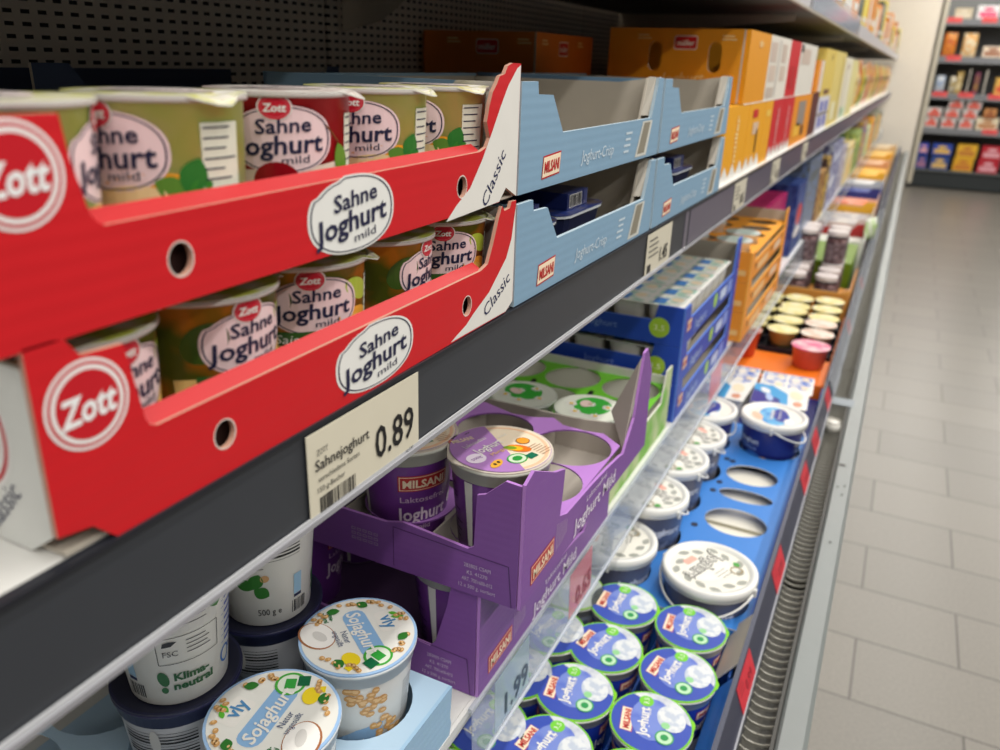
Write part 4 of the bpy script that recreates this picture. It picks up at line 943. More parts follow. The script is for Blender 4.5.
def quad_pack(x, y, z, rz, lab, grp, top1, top2, side=(226, 224, 216), s=1.0, h=.055, big=False):
    root = empty('yogurt_multipack', (x, y, z), rz); m = MB(); wp = mat(side, .4)
    for a in (-1, 1):
        for b in (-1, 1):
            cx, cy = a*.031*s, b*.031*s; q = []
            lo = [(cx+p[0], cy+p[1], 0) for p in rrect(0, 0, .044*s, .044*s, .012)]; hi = [(cx+p[0], cy+p[1], h) for p in rrect(0, 0, .056*s, .056*s, .012)]
            n = len(lo); m.add(lo+hi, [tuple(range(n))[::-1]]+[(k, (k+1) % n, (k+1) % n+n, k+n) for k in range(n)]+[tuple(n+k for k in range(n))], wp)
    m.build('cup_body', root)
    m = MB(); m.prism(rrect(0, 0, .126*s, .126*s, .006), FZ(h+.0015), .0012, mat((236, 234, 230), .3, 'foil')); L = Fr((0, 0, h+.0015), (0, 1, 0), (-1, 0, 0))
    for a in (-1, 1):
        for b in (-1, 1):
            if big: continue
            m.decal(rrect(a*.031*s, b*.031*s, .056*s, .054*s, .004), L, mat(top1, .3, rgb2=(236, 234, 228), scale=34), .0003); m.decal(rect(a*.031*s-.006, b*.031*s+.012*s, .034*s, .020*s), L, mat(top2, .3), .0005); m.decal(ell(a*.031*s+.010*s, b*.031*s-.012*s, .012*s, .010*s, 16), L, mat((238, 220, 190), .3), .0006)
    if big:
        m.decal([(-.06, .06), (-.06, -.005), (-.02, .0), (.0, .03), (.02, .06)], L, mat((52, 48, 140), .3), .0004); m.decal([(-.06, -.005), (-.06, -.02), (.02, -.016), (.06, .02), (.06, .06), (.02, .06), (.0, .03), (-.02, .0)], L, mat((70, 160, 216), .3), .0005)
        m.decal(ell(.022, .034, .018, .010, 16, .4), L, mat((236, 238, 240), .3), .0008); m.decal(ell(-.018, .022, .022, .008, 16, .2), L, mat((180, 200, 236), .3), .0008); m.decal(ell(.018, -.034, .026, .014, 18, .2), L, mat((240, 224, 196), .3), .0007); m.decal(ell(-.034, -.040, .014, .010, 16), L, mat((216, 150, 120), .3), .0007)
    m.build('foil_lid', root); return tag(root, lab, 'yogurt cup', grp)
for i in range(3):
    for j in range(2):
        quad_pack(-.332-.128*j, 1.288+.129*i, bz[2]+.003, 0, 'four cup pack with pale foil in the top blue tray, %s, %s row' % (ORD[i], ('front', 'inner')[j]), 'four cup packs in the top blue tray', ((170, 206, 190), (44, 60, 120))[j], ((70, 130, 200), (36, 50, 110))[j], h=.058)  # inner row: navy foil, its shade painted into the colour
quad_pack(-.332, 1.288, bz[1]+.003, 0, 'four cup pack showing through the near end of the middle blue tray', None, (170, 206, 190), (70, 130, 200), h=.050); quad_pack(-.460, 1.288, bz[1]+.003, 0, 'four cup pack in shade in the middle blue tray', None, (170, 206, 190), (70, 130, 200), h=.050)
OG = mat((232, 146, 40), .5, 'carton')
ox = -.243
for i in range(3):
    z = SH2+.0008+.066*i
    def tx(m, f, i=i, z=z):
        for q in (.12, .52, .86): m.decal(ell(1.70+.52*q, z+.026, .007, .006, 12), f, mat((70, 40, 20), .5), .0006)
        m.decal(rrect(1.86, z+.018, .14, .018, .006), f, mat((236, 190, 130), .5), .0005); m.decal(rrect(2.07, z+.018, .10, .018, .006), f, mat((226, 200, 170), .5), .0005)
        m.decal(rect(ox-.04, z+.03, .0012, .06), FN(1.70), mat((150, 90, 24), .5), .0005); m.decal(rrect(ox-.02, z+.02, .022, .012, .003), FN(1.70), mat((236, 190, 120), .5), .0005)
    layer_tray('o', ox, 1.70, 2.22, z, .065, OG, mat((246, 176, 70), .5), [], 'orange display tray, %s of the stack of three beside the blue stack' % ('bottom', 'middle', 'top')[i], 'orange trays stacked on the lower shelf', text=tx, post=.022 if i == 2 else 0)
m = MB(); m.prism([[(ox-.265, 1.705), (ox-.004, 1.705), (ox-.004, 2.215), (ox-.265, 2.215)]]+[ell(ox-.055, 1.78+.095*j, .038, .034, 24) for j in range(5)]+[ell(ox-.15, 1.78+.095*j, .038, .034, 24) for j in range(5)], FZ(SH2+.0008+.132+.052), .002, mat((244, 166, 48), .5))
tag(m.build('tray_insert'), 'orange cardboard insert with round openings in the top orange tray', 'tray insert')
def mini_cup(rt, rb, h, wall, lid, lid2, nm='dessert_cup', flare=0):
    root = empty(nm); m = MB(); w_ = mat(wall, .35)
    m.lathe([(.0005, 0), (rb, 0), (rt-.002, h-.006), (rt, h-.005), (rt+.001, h)], [w_]*4, 28); m.build('cup_body', root)
    m = MB(); m.prism(ell(0, 0, rt+.002, rt+.002, 32), FZ(h+.001), .001, mat(lid, .3, 'foil', rgb2=lid2, scale=45)); m.decal(ell(.2*rt, .2*rt, rt*.45, rt*.3, 16, .5), FZ(h+.001), mat(lid2, .3), .0004); m.build('foil_lid', root)
    root['category'] = 'dessert cup'; return Proto(root)
wc = mini_cup(.037, .030, .07, (226, 222, 214), (222, 226, 226), (190, 214, 206))
for i, (x, y) in enumerate(((ox-.055, 1.78), (ox-.055, 1.875), (ox-.15, 1.78), (ox-.15, 1.97))): wc.put((x, y, SH2+.0008+.132+.003), .3*i, 'small white cup with pale lid in the top orange tray, %s' % ('near front', 'second in front row', 'near inner', 'further inner')[i], 'pale cups in the top orange tray')
# ---- further along the lower shelf
def soft_carton(x1, y0, y1, z0, z1, c1, c2, lab, grp, D=.24, deco=()):
    m = MB(); mm = mat(c1, .4, rgb2=c2, scale=48); b = .004
    m.prism(rrect((y0+y1)/2, (z0+z1)/2, y1-y0, z1-z0, b), FX(x1), D, mm); f = FX(x1)
    H = z1-z0; L = y1-y0
    for d in deco: m.decal(ell(y0+L*d[0], z0+H*d[1], L*d[2], H*d[3], 16), f, mat(d[4], .4), .0005)
    m.decal(rect(y0+L*.5, z1-H*.22, L*.7, H*.12), f, mat(c2, .4), .0004); m.decal(rect(x1-D*.35, (y0+y1)/2, D*.3, L*.6), FZ(z1), mat(c2, .4), .0004)
    return tag(m.build('carton'), lab, 'carton', grp)
G2 = 'cartons further along the lower shelf'
soft_carton(-.30, 2.27, 2.62, SH2+.001, SH2+.205, (176, 24, 96), (196, 40, 110), 'magenta dessert carton with a pale swirl behind the orange trays', G2, deco=[(.45, .55, .2, .2, (120, 90, 40)), (.45, .58, .14, .12, (220, 150, 140))])
soft_carton(-.42, 2.05+.19, 2.62, SH2+.206, SH2+.262, (150, 70, 60), (206, 160, 120), 'brown and pink carton lying on the magenta one', G2)
soft_carton(-.27, 2.64, 2.84, SH2+.001, SH2+.225, (24, 50, 120), (60, 86, 150), 'navy carton with a red round picture beside the magenta one', G2, deco=[(.5, .55, .3, .16, (210, 50, 50)), (.5, .3, .4, .08, (230, 226, 226))])
soft_carton(-.27, 2.86, 3.25, SH2+.001, SH2+.275, (120, 140, 180), (100, 106, 110), 'grey blue tall carton on the lower shelf', G2)
soft_carton(-.265, 3.27, 3.45, SH2+.001, SH2+.20, (190, 150, 90), (150, 100, 50), 'tan carton beside the grey blue one', G2)
soft_carton(-.265, 3.47, 3.62, SH2+.001, SH2+.235, (240, 200, 80), (80, 60, 60), 'narrow yellow carton beside the tan one', G2)
soft_carton(-.265, 3.64, 4.15, SH2+.001, SH2+.27, (40, 40, 130), (200, 206, 226), 'deep blue carton with white streaks on the lower shelf', G2, deco=[(.3, .4, .2, .1, (226, 226, 236))])
soft_carton(-.265, 4.17, 4.5, SH2+.001, SH2+.22, (130, 120, 150), (220, 216, 220), 'lilac grey carton on the lower shelf', G2)
for i, (c1, c2, nm) in enumerate((((226, 190, 70), (236, 230, 200), 'yellow'), ((60, 120, 60), (200, 214, 120), 'green'), ((226, 180, 60), (120, 100, 160), 'golden'), ((150, 190, 60), (236, 236, 220), 'light green'), ((240, 200, 60), (230, 120, 40), 'amber'), ((214, 210, 200), (120, 140, 90), 'whitish'), ((236, 196, 40), (226, 160, 30), 'deep yellow'), ((226, 226, 214), (90, 90, 80), 'pale'))):
    soft_carton(-.262, 4.54+.55*i, 5.04+.55*i, SH2+.001, SH2+.20+.03*(i % 3), c1, c2, '%s carton far along the lower shelf, %s past the lilac grey one' % (nm, ORD[i]), 'far cartons on the lower shelf')
# labels clipped into the clear rail
PINK = mat((232, 84, 104), .4)
def clear_label(y0, y1, col, txt, tcol, lab):
    m = MB(); q = Fr((-.2556, 0, .797), (0, 1, 0), (-.03, 0, 1)); m.prism([(y0, .004), (y1, .004), (y1, .066), (y0, .066)], q, .0005, col)
    if txt: m.text(txt, q, (y0+y1)/2+(y1-y0)*.12, .024, .026, tcol, width=(y1-y0)*.7, bold=.02, lift=.0006)
    tag(m.build('price_label'), lab, 'price label')
clear_label(.548, .628, mat((170, 196, 206), .3), '1.99', mat((50, 70, 90), .4), 'pale price label reading 1.99 in the clear rail under the lower purple tray')
clear_label(.745, .820, PINK, '0.65', mat((150, 30, 50), .4), 'pink red price label in the clear rail under the upper purple tray')
clear_label(1.49, 1.60, PINK, None, None, 'pink red price label in the clear rail below the blue stack')

# ================================================================== LOWER DECK
BLUE = mat((58, 128, 208), .45, 'carton'); BLUE2 = mat((40, 96, 190), .5)
CD = DECK+.0005
# blue yogurt tubs in their tray
g = 'blue yogurt tubs in the deck tray'
rows = [-.1330, -.2280, -.3050]; ys = [.5270, .6200, .7120, .8030, .8980]
nm = ['front', 'middle', 'inner']
for a, x in enumerate(rows):
    for b, y in enumerate(ys):
        kind = 'checked' if (a == 2 and b == 4) else 'blue'
        lab = ('tub with grey checked wall and leaves on its lid, beside the white buckets' if kind == 'checked' else
               'dark blue yogurt tub with green rimmed lid, %s row, %s from the near end' % (nm[a], ORD[b]))
        TB[kind].put((x+(.004 if b % 2 else -.003), y+(.004 if a == 1 else 0), CD+.003), (.12, -.08, .2, -.15, .05)[b]-.05*a, lab, g)
m = MB()
tx1 = -.0715
# tray: outer wall with swooping cut, near the tubs
m.prism([(.40, CD), (.955, CD), (.955, CD+.085), (.93, CD+.104), (.85, CD+.098), (.835, CD+.05), (.80, CD+.045), (.77, CD+.075), (.745, CD+.095), (.70, CD+.098), (.40, CD+.098)], FX(tx1), .003, BLUE, BLUE2, BLUE2)
m.box(-.37, tx1-.003, .40, .403, CD, CD+.06, BLUE); m.box(-.37, tx1-.003, .952, .955, CD, CD+.075, BLUE); m.box(-.37, -.367, .403, .952, CD, CD+.08, BLUE); m.box(-.367, tx1-.003, .403, .952, CD, CD+.002, BLUE2)
m.box(-.182, -.179, .403, .952, CD+.002, CD+.07, BLUE2)
for y in (.5735, .666, .7575, .85): m.box(-.366, tx1-.004, y-.001, y+.001, CD+.002, CD+.050, BLUE2)
tag(m.build('display_tray'), 'bright blue display tray holding the dark blue yogurt tubs on the lowest deck', 'display tray')
m = MB()
def slope(y0, y1, x0, z0, x1, z1, mm, mm2):
    m.prism([(0, y0), (math.hypot(x1-x0, z1-z0), y0), (math.hypot(x1-x0, z1-z0), y1-.006), (.006, y1)], Fr((x0, 0, z0), (x1-x0, 0, z1-z0), (0, 1, 0)), .0015, mm, mm2, mm2)
slope(.860, .975, -.094, CD+.074, -.0665, CD+.116, GREYB, WHITE)
tag(m.build('cardboard_flap'), 'grey cardboard flap leaning between the blue tubs and the price rail', 'cardboard flap')
m = MB(); slope(.50, .845, -.0895, CD+.070, -.0655, CD+.112, BLUE, BLUE2)
tag(m.build('cardboard_flap'), 'bright blue cardboard flap leaning beside the front row of blue tubs', 'cardboard flap')

# white buckets
def bucket(kind):
    root = empty('yogurt_bucket'); H = .112; rb, rt = .052, .060; wallc = {'greek': (96, 98, 116), 'stracc': (38, 44, 120)}[kind]
    m = MB(); wall = mat(wallc, .35)
    m.lathe([(.0005, .001), (rb-.002, .001), (rb, .003), (rt, H-.014)], [LW, LW, wall], 44); m.lathe([(rt, H-.014), (rt+.003, H-.013), (rt+.003, H-.004)], LW, 44)
    f = Cone(rb, rt, .003, H-.014, 0)
    if kind == 'greek':
        for a in (-.12, 0, .13, .25): m.text('Joghurt', f, a, .070, .013, mat((226, 226, 230), .4), width=.060, bold=.02); m.decal(ell(a, .030, .03, .022, 20), f, mat((120, 124, 140), .35, rgb2=(70, 74, 92), scale=60), .0003)
        m.text('GRIECHISCHER ART', f, 0, .088, .005, WHITE, width=.05)
    else:
        for a in (-.14, 0, .14):
            m.text('Sahnejoghurt', f, a, .070, .011, WHITE, width=.066, bold=.02); m.text('STRACCIATELLA', f, a, .054, .007, mat((190, 210, 240), .4), width=.06); m.decal(ell(a-.02, .022, .024, .018, 20), f, mat((220, 226, 232), .35), .0003); m.decal(ell(a+.02, .026, .026, .02, 20), f, mat((60, 120, 200), .35), .0003)
            m.decal(ell(a+.045, .03, .012, .01, 20), f, mat((226, 170, 100), .35), .0004)
    m.build('bucket_body', root)
    m = MB(); m.lathe([(.0005, H-.002), (.0545, H-.002), (.0560, H+.0025), (.0625, H+.0030), (.0650, H+.0015), (.0655, H-.010), (.0635, H-.011), (.0635, H-.014)], LW, 48)
    L = Fr((0, 0, H-.002), (0, 1, 0), (-1, 0, 0)); gy = mat((160, 162, 154), .35)
    m.decal(ell(0, 0, .0540, .0540, 40), L, mat((234, 232, 222), .3), .0003)
    if kind == 'greek':
        r = random.Random(2)
        for i in range(13):
            a = i*2*PI/13+.1; q = .038+.006*(i % 2); m.decal(leaf(q*math.cos(a), q*math.sin(a), .018, .010, a+1.3), L, gy, .0005)
        m.decal(ell(0, -.002, .036, .026, 30), L, mat((240, 238, 230), .3), .0007)
        m.text('Joghurt', L, 0, -.006, .0215, mat((40, 42, 44), .4), width=.078, shear=.1, bold=.055, lift=.0010, rot=.06, arch=2.5); m.text('Joghurt', L, 0, -.006, .0210, mat((236, 234, 226), .4), width=.0765, shear=.1, bold=.004, lift=.0014, rot=.06, arch=2.5)
        m.decal(rrect(.004, -.030, .022, .011, .002), L, mat((242, 176, 160), .4), .001); m.lines(L, -.018, .024, .032, 3, .006, mat((110, 112, 106), .4), .001, .001)
        m.ring(-.026, .026, .009, .009, .002, L, mat((150, 130, 90), .4), .0009, 20); m.decal(leaf(-.040, .012, .012, .009, 1.2), L, mat((70, 160, 60), .4), .001)
    else:
        m.decal(ell(0, .0, .047, .030, 30, .1), L, mat((60, 140, 210), .3, rgb2=(120, 190, 230), scale=40), .0005); m.decal(ell(.008, -.012, .034, .015, 26, .1), L, mat((50, 56, 150), .3), .0007)
        m.decal(ell(-.012, .032, .02, .010, 20, .4), L, mat((236, 196, 170), .3), .0008); m.decal(ell(-.020, -.030, .016, .010, 20), L, mat((236, 236, 236), .3), .0009)
        m.text('Sahnejoghurt', L, .006, .006, .0085, WHITE, width=.052, lift=.001, bold=.02); m.text('Stracciatella', L, .008, -.009, .006, WHITE, width=.045, lift=.001)
    m.build('snap_lid', root)
    pts = [(.066*math.cos(t), .066*math.sin(t), H-.010-.030*math.sin((t+1.45)/2.9*PI)) for t in [-1.45+2.9*i/16 for i in range(17)]]
    m = MB(); m.tube(pts, .0017, LW, 6); m.box(-.0, .004, -.0685, -.0645, H-.016, H-.004, LW); m.box(-.0, .004, .0645, .0685, H-.016, H-.004, LW); m.build('handle', root)
    root['category'] = 'yogurt bucket'; return Proto(root)
BK = {k: bucket(k) for k in ('greek', 'stracc')}
gb = 'white lidded buckets on the lowest deck'; BZ = CD+.054
_b = BK['greek'].put((-.1400, 1.0200, BZ-.032), 2.75, 'white yogurt bucket at the front, nearest to the price rail', gb)
_b.scale = (1.05, 1.05, 1)
for _c in _b.children:
    if _c.name.startswith('handle'): _c.rotation_euler = (0, 0, -4.5)
BK['greek'].put((-.2860, 1.0200, BZ-.028), 3.35, 'white yogurt bucket nearest of the inner line, beside the front one', gb)
BK['greek'].put((-.2700, 1.1390, BZ-.001), 1.05, 'white yogurt bucket, second of the inner line of buckets', gb)
BK['greek'].put((-.2680, 1.2710, BZ+.004), 1.0, 'white yogurt bucket, third of the inner line of buckets', gb)
BK['greek'].put((-.2640, 1.4040, BZ-.004), .9, 'white yogurt bucket, last of the inner line, half hidden by the third', gb)
BK['stracc'].put((-.1360, 1.5720, BZ-.004), .05, 'dark blue bucket with light blue lid picture, at the front past the empty openings', gb)
BK['stracc'].put((-.2700, 1.5430, BZ-.004), -.2, 'bucket with light blue lid picture on the inner side past the line of white buckets', gb)
m = MB(); bx1 = -.0730; by0, by1 = .956, 1.660; top = CD+.090
ph = [ell(-.1400, 1.2420, .052, .0440, 36), ell(-.1410, 1.3400, .048, .0230, 36), ell(-.1450, 1.4270, .048, .0400, 36), ell(-.1400, 1.0210, .0620, .0620, 36), ell(-.1360, 1.5720, .0600, .0600, 36),
      ell(-.2860, 1.0200, .0595, .0595, 36), ell(-.2700, 1.1390, .0600, .0600, 36), ell(-.2680, 1.2710, .0600, .0600, 36), ell(-.2600, 1.4030, .0600, .0600, 36), ell(-.2700, 1.5400, .0600, .0600, 36)]
m.prism([[(-.36, by0), (bx1, by0), (bx1, by1), (-.36, by1)]]+ph, FZ(top), .0016, BLUE, WHITE, BLUE2)
m.prism([(by0, CD), (by1, CD), (by1, top), (by0, top)], FX(bx1+.0032), .003, BLUE, BLUE2, BLUE2); m.box(-.36, bx1, by0, by0+.003, CD, top-.002, BLUE); m.box(-.36, bx1, by1-.003, by1, CD, top-.002, BLUE)
whf = mat((232, 228, 214), .6); m.box(-.196, bx1-.001, 1.085, 1.482, CD+.070, CD+.072, whf)  # white floor put in high under the empty openings so they look lit
m.box(-.196, -.08, 1.385, 1.3865, CD+.072, top-.002, whf); m.box(-.196, -.08, 1.248, 1.2495, CD+.072, CD+.078, mat((176, 170, 150), .6))
for (x, y) in ((-.199, 1.335), (-.195, 1.372), (-.190, 1.470), (-.202, 1.475), (-.201, 1.20)): m.decal(ell(x, y, .006, .007, 14), FZ(top), mat((20, 30, 60), .5), .0004)
tag(m.build('display_tray'), 'bright blue display tray with round openings, three of them empty, holding the white buckets', 'display tray')
# cup packs past the buckets
DZ = CD+.060
m = MB(); m.box(-.345, -.0735, 1.668, 1.99, CD, CD+.052, mat((30, 44, 130), .5)); m.prism([(1.668, CD), (1.99, CD), (1.99, CD+.085), (1.94, CD+.088), (1.90, CD+.06), (1.74, CD+.06), (1.70, CD+.08), (1.668, CD+.08)], FX(-.0700), .003, BLUE)
tag(m.build('display_tray'), 'dark blue cardboard tray carrying the square cup packs', 'display tray')
for i, (x, y, lab) in enumerate(((-.150, 1.790, 'square four cup pack with blue and white foil, front one past the buckets'), (-.278, 1.775, 'square four cup pack with blue and white foil, inner one past the buckets'))):
    quad_pack(x, y, CD+.053, .06-.1*i, lab, 'square cup packs on the deck', (40, 60, 160), (60, 160, 220), h=.066, s=.96, big=True)
for i, x in enumerate((-.150, -.278)): quad_pack(x, 1.915, CD+.053, .05, 'square four cup pack standing behind the %s one' % ('front', 'inner')[i], 'square cup packs on the deck', (60, 110, 200), (230, 226, 220), h=.055, s=.96)
# orange tray with pink cups
m = MB(); ot = mat((236, 120, 24), .5, 'carton')
m.prism([[(-.345, 2.00), (-.075, 2.00), (-.075, 2.20), (-.345, 2.20)], ell(-.21, 2.03, .028, .018, 20)], FZ(CD+.085), .002, ot); m.box(-.075, -.072, 1.99, 2.68, CD, CD+.086, ot); m.box(-.345, -.0755, 2.00, 2.003, CD, CD+.0825, ot); m.box(-.345, -.0755, 2.197, 2.2, CD, CD+.0825, ot)
m.box(-.0725, -.0705, 1.992, 2.02, CD+.04, CD+.095, mat((244, 150, 40), .5))
tag(m.build('display_tray'), 'orange cardboard tray with a dark round opening in front of the black tray', 'display tray')
pink = mini_cup(.047, .038, .055, (216, 120, 124), (236, 200, 204), (230, 110, 150)); red_ = mini_cup(.043, .034, .070, (206, 90, 60), (214, 200, 190), (206, 60, 60))
pink.put((-.125, 2.135, CD+.088), .3, 'pink dessert cup with a white and pink lid at the front of the orange tray', 'pink and red dessert cups'); red_.put((-.298, 2.14, CD+.088), 1.2, 'red dessert cup with a pale lid at the inner end of the orange tray', 'pink and red dessert cups')
# black tray with cream lidded cups
m = MB(); bk = mat((26, 22, 34), .5); m.box(-.345, -.0755, 2.215, 2.66, CD, CD+.075, bk); 
for i in range(5): m.box(-.345, -.0755, 2.215+.09*i, 2.222+.09*i, CD+.075, CD+.095, bk)
for x in (-.255, -.165): m.box(x-.003, x+.003, 2.222, 2.66, CD+.0752, CD+.090, bk)
tag(m.build('display_tray'), 'black display tray with pale yellow dessert cups', 'display tray')
yel = mini_cup(.041, .026, .060, (196, 186, 120), (232, 218, 140), (240, 232, 190)); bei = mini_cup(.042, .027, .058, (190, 160, 140), (226, 196, 176), (236, 226, 214))
k = 0
for j in range(5):
    for i, x in enumerate((-.212, -.122, -.300)):
        P = bei if (i == 1 and j < 2) else yel
        P.put((x, 2.262+.088*j, CD+.078+(.004*((i+j) % 3))), .5*j, '%s dessert cup in the black tray, %s of the %s column' % ('beige lidded' if P is bei else 'yellow lidded', ORD[j], ('middle', 'front', 'inner')[i]), 'dessert cups in the black tray')
# tan crate with dark slots, glass jars above
TAN = mat((222, 150, 66), .5, 'carton')
m = MB(); sl = [rrect(x, CD+.085, .017, .062, .004) for x in (-.262, -.165)]
m.prism([[(-.345, CD), (-.074, CD), (-.074, CD+.145), (-.345, CD+.145)]]+sl, FN(2.72), .003, TAN); m.box(-.345, -.074, 2.7235, 2.7265, CD, CD+.145, BLACK)
m.box(-.345, -.074, 2.727, 3.12, CD, CD+.07, TAN); m.box(-.077, -.074, 2.727, 3.12, CD+.07, CD+.150, TAN); m.decal(rrect(-.215, CD+.10, .05, .05, .012), FN(2.72), mat((232, 196, 110), .5), .0006); m.decal(ell(-.10, CD+.11, .014, .022, 16), FN(2.72), mat((216, 206, 190), .5), .0006)
m.prism([(-.345, CD+.145), (-.074, CD+.145), (-.074, CD+.160), (-.10, CD+.150), (-.33, CD+.150)], FN(2.7205), .0025, mat((240, 176, 90), .5))
tag(m.build('display_tray'), 'tan cardboard crate with two dark slots in its end', 'display tray')
def jar():
    root = empty('dessert_jar'); m = MB(); gl = mat((150, 140, 146), .12, 'clear', .22); br = mat((84, 40, 40), .35, rgb2=(170, 140, 140), scale=60)
    m.lathe([(.0005, .001), (.030, .001), (.034, .006), (.034, .075), (.0345, .088)], br, 28); m.lathe([(.0355, .001), (.036, .07), (.031, .090), (.033, .1)], gl, 28); m.build('jar_body', root)
    m = MB(); m.lathe([(.035, .098), (.036, .112), (.034, .114), (.0005, .114)], mat((226, 216, 212), .3), 28, smooth=False); m.build('jar_lid', root); root['category'] = 'dessert jar'; return Proto(root)
J = jar()
jn = 0
for j, y in enumerate((2.80, 2.90, 3.00, 3.09)):
    for i, x in enumerate((-.255, -.155)):
        J.put((x, y, CD+.0705), .3*j, 'brown glass dessert jar in the tan crate, %s pair, %s one' % (ORD[j], ('inner', 'front')[i]), 'glass jars in the tan crate')
        if j >= 2: J.put((x, y+.0, CD+.1855), .2, 'glass dessert jar stacked on another, %s pair, %s one' % (ORD[j], ('inner', 'front')[i]), 'glass jars in the tan crate')
# green box and mixed cartons down to the far end
m = MB(); gg = mat((104, 134, 22), .45); m.box(-.345, -.10, 3.16, 3.56, CD, CD+.155, gg); m.decal(ell(-.30, 3.25, .02, .06, 16), FZ(CD+.155), mat((226, 230, 220), .4), .0005); m.decal(rrect(-.222, CD+.11, .20, .05, .01), FN(3.16), mat((120, 150, 34), .45), .0005)
tag(m.build('carton'), 'olive green carton lying on the lowest deck behind the glass jars', 'carton')
G3 = 'cartons at the far end of the lowest deck'
spec = [(3.60, 3.95, .160, (226, 226, 216), (206, 210, 200), 'white and pale grey', None), (3.97, 4.05, .17, (176, 30, 30), (206, 60, 50), 'flat dark red', None),
        (4.08, 4.60, .175, (214, 206, 196), (150, 150, 160), 'pale speckled', None), (4.62, 4.75, .19, (236, 176, 40), (240, 190, 70), 'yellow edged', None), (4.78, 5.2, .17, (230, 180, 160), (240, 120, 70), 'salmon', None),
        (5.22, 5.6, .19, (30, 50, 130), (60, 80, 160), 'navy blue', None), (5.62, 6.1, .20, (206, 206, 206), (226, 226, 226), 'light grey', None), (6.12, 6.9, .19, (230, 170, 40), (240, 190, 70), 'golden yellow', None),
        (6.92, 7.6, .21, (214, 160, 120), (226, 190, 150), 'beige brown', None), (7.62, 8.5, .22, (226, 170, 50), (236, 200, 120), 'ochre', None), (8.52, 9.4, .24, (216, 190, 150), (226, 210, 180), 'sand coloured', None)]
for y0, y1, h, c1, c2, nm_, _ in spec:
    h = min(h, .182)
    m = MB(); mm = mat(c1, .45, rgb2=c2, scale=16)
    m.box(-.345, -.085, y0, y1, CD, CD+h*.72, mm)
    m.prism([(-.345, CD+h*.72), (-.085, CD+h*.72), (-.085, CD+h), (-.13, CD+h), (-.15, CD+h*.86), (-.28, CD+h*.86), (-.30, CD+h), (-.345, CD+h)], FN(y0), .004, mat(c1, .45)); m.box(-.088, -.085, y0+.004, y1, CD+h*.72, CD+h*.95, mat(c1, .45))
    m.decal(rrect(-.215, CD+h*.4, .15, h*.3, .01), FN(y0), mat(c2, .4), .0005)
    tag(m.build('carton'), '%s carton on the lowest deck towards the far end' % nm_, 'carton', G3)
bag(-.075, 3.92, CD+.115, .10, .10, (236, 240, 226), (190, 216, 150), 'white and green bag hanging over the price rail', None, th=.035, rz=-.4)
m = MB(); m.lathe([(.0005, 0), (.016, 0), (.017, .01), (.016, .020), (.0005, .021)], mat((238, 236, 228), .3), 20); m.lathe([(.0175, .0205), (.0178, .024)], mat((210, 208, 200), .4), 20)
o = m.build('bottle_cap', None, (-.0305, 1.83, GZ+.0035)); tag(o, 'white ribbed cap lying on the air grille', 'bottle cap')
m = MB(); m.prism(rrect(0, 0, .07, .05, .004), FZ(.001), .0008, mat((200, 208, 214), .1, 'clear', .5)); o = m.build('plastic_film', None, (-.0300, 2.02, GZ+.0035)); tag(o, 'scrap of clear film on the air grille', 'plastic film')
# red price labels in the lower rail
RL = mat((206, 42, 58), .4); RLT = mat((140, 20, 40), .4)
def red_label(y0, y1, lab, hh=.94):
    m = MB(); m.prism([(y0, RW*.05), (y1, RW*.05), (y1, RW*hh), (y0, RW*hh)], FR3.__class__(FR3(0, 0, .0008), FR3.u, FR3.v), .0005, RL)
    f = FR3.__class__(FR3(0, 0, .0008), FR3.u, FR3.v); m.text('0.99', f, (y0+y1)/2+.010, RW*.42, .014, RLT, width=.034, lift=.0004); m.lines(f, y0+.006, RW*.84, .03, 3, .006, RLT, .001, .0004)
    tag(m.build('price_label'), lab, 'price label', 'red price labels in the lower rail')
for i, (a, b) in enumerate(((.815, .900), (1.085, 1.172), (1.42, 1.50), (1.60, 1.68), (1.86, 1.94), (2.5, 2.58), (3.1, 3.18))):
    red_label(a, b, 'red price label in the lower rail, %s from the near end' % ORD[i])
# crumpled clear cover film hanging over the rail further on
m = MB(); cf = mat((190, 196, 206), .12, 'clear', .45); r = random.Random(3); n = 60; vs = []
for i in range(n+1):
    y = 1.95+i*.05
    for j in range(5):
        vs.append((-.060+.005*j+r.uniform(-.002, .002), y+r.uniform(-.01, .01), .738-.0115*j+r.uniform(-.001, .002)))
m.add(vs, [(i*5+j, (i+1)*5+j, (i+1)*5+j+1, i*5+j+1) for i in range(n) for j in range(4)], cf, True)
tag(m.build('plastic_film'), 'long strip of clear film draped over the lower price rail further along', 'plastic film')

# ================================================================== FAR DISPLAY CASE
FY = 12.35
fc = empty('display_case', (1.35, FY+.3, 0)); tag(fc, 'tall dark shelving case with red price labels at the end of the aisle', 'shelving')
def fp(m, n): o = m.build(n); o.parent = fc; o.matrix_parent_inverse = Matrix.Translation((-1.35, -FY-.3, 0)); return o
DK = mat((44, 50, 52), .5); frm = mat((214, 206, 186), .45)
fx0 = .15
m = MB(); m.box(fx0, 2.6, FY+.58, FY+.60, 0, 2.6, mat((110, 112, 112), .6)); m.box(fx0, 2.6, FY+.02, FY+.58, 0.03, ony(960, 172, FY)[1], DK); m.box(fx0, 2.6, FY-.02, FY+.018, .22, ony(960, 172, FY)[1]+.01, mat((96, 100, 100), .4)); m.box(fx0, 2.6, FY+.0, FY+.02, .02, .2, DK); fp(m, 'case_body')
m = MB(); m.box(fx0-.05, fx0-.004, FY-.04, FY+.6, .05, 2.6, frm); m.box(fx0-.06, fx0-.05, FY-.04, FY+.6, .05, 2.6, mat((150, 144, 126), .5)); m.box(fx0-.06, fx0-.004, FY-.045, FY+.6, 0, .05, BLACK); fp(m, 'side_panel')
SZ = [.36, .74, 1.105, 1.46, 1.80, 2.15]
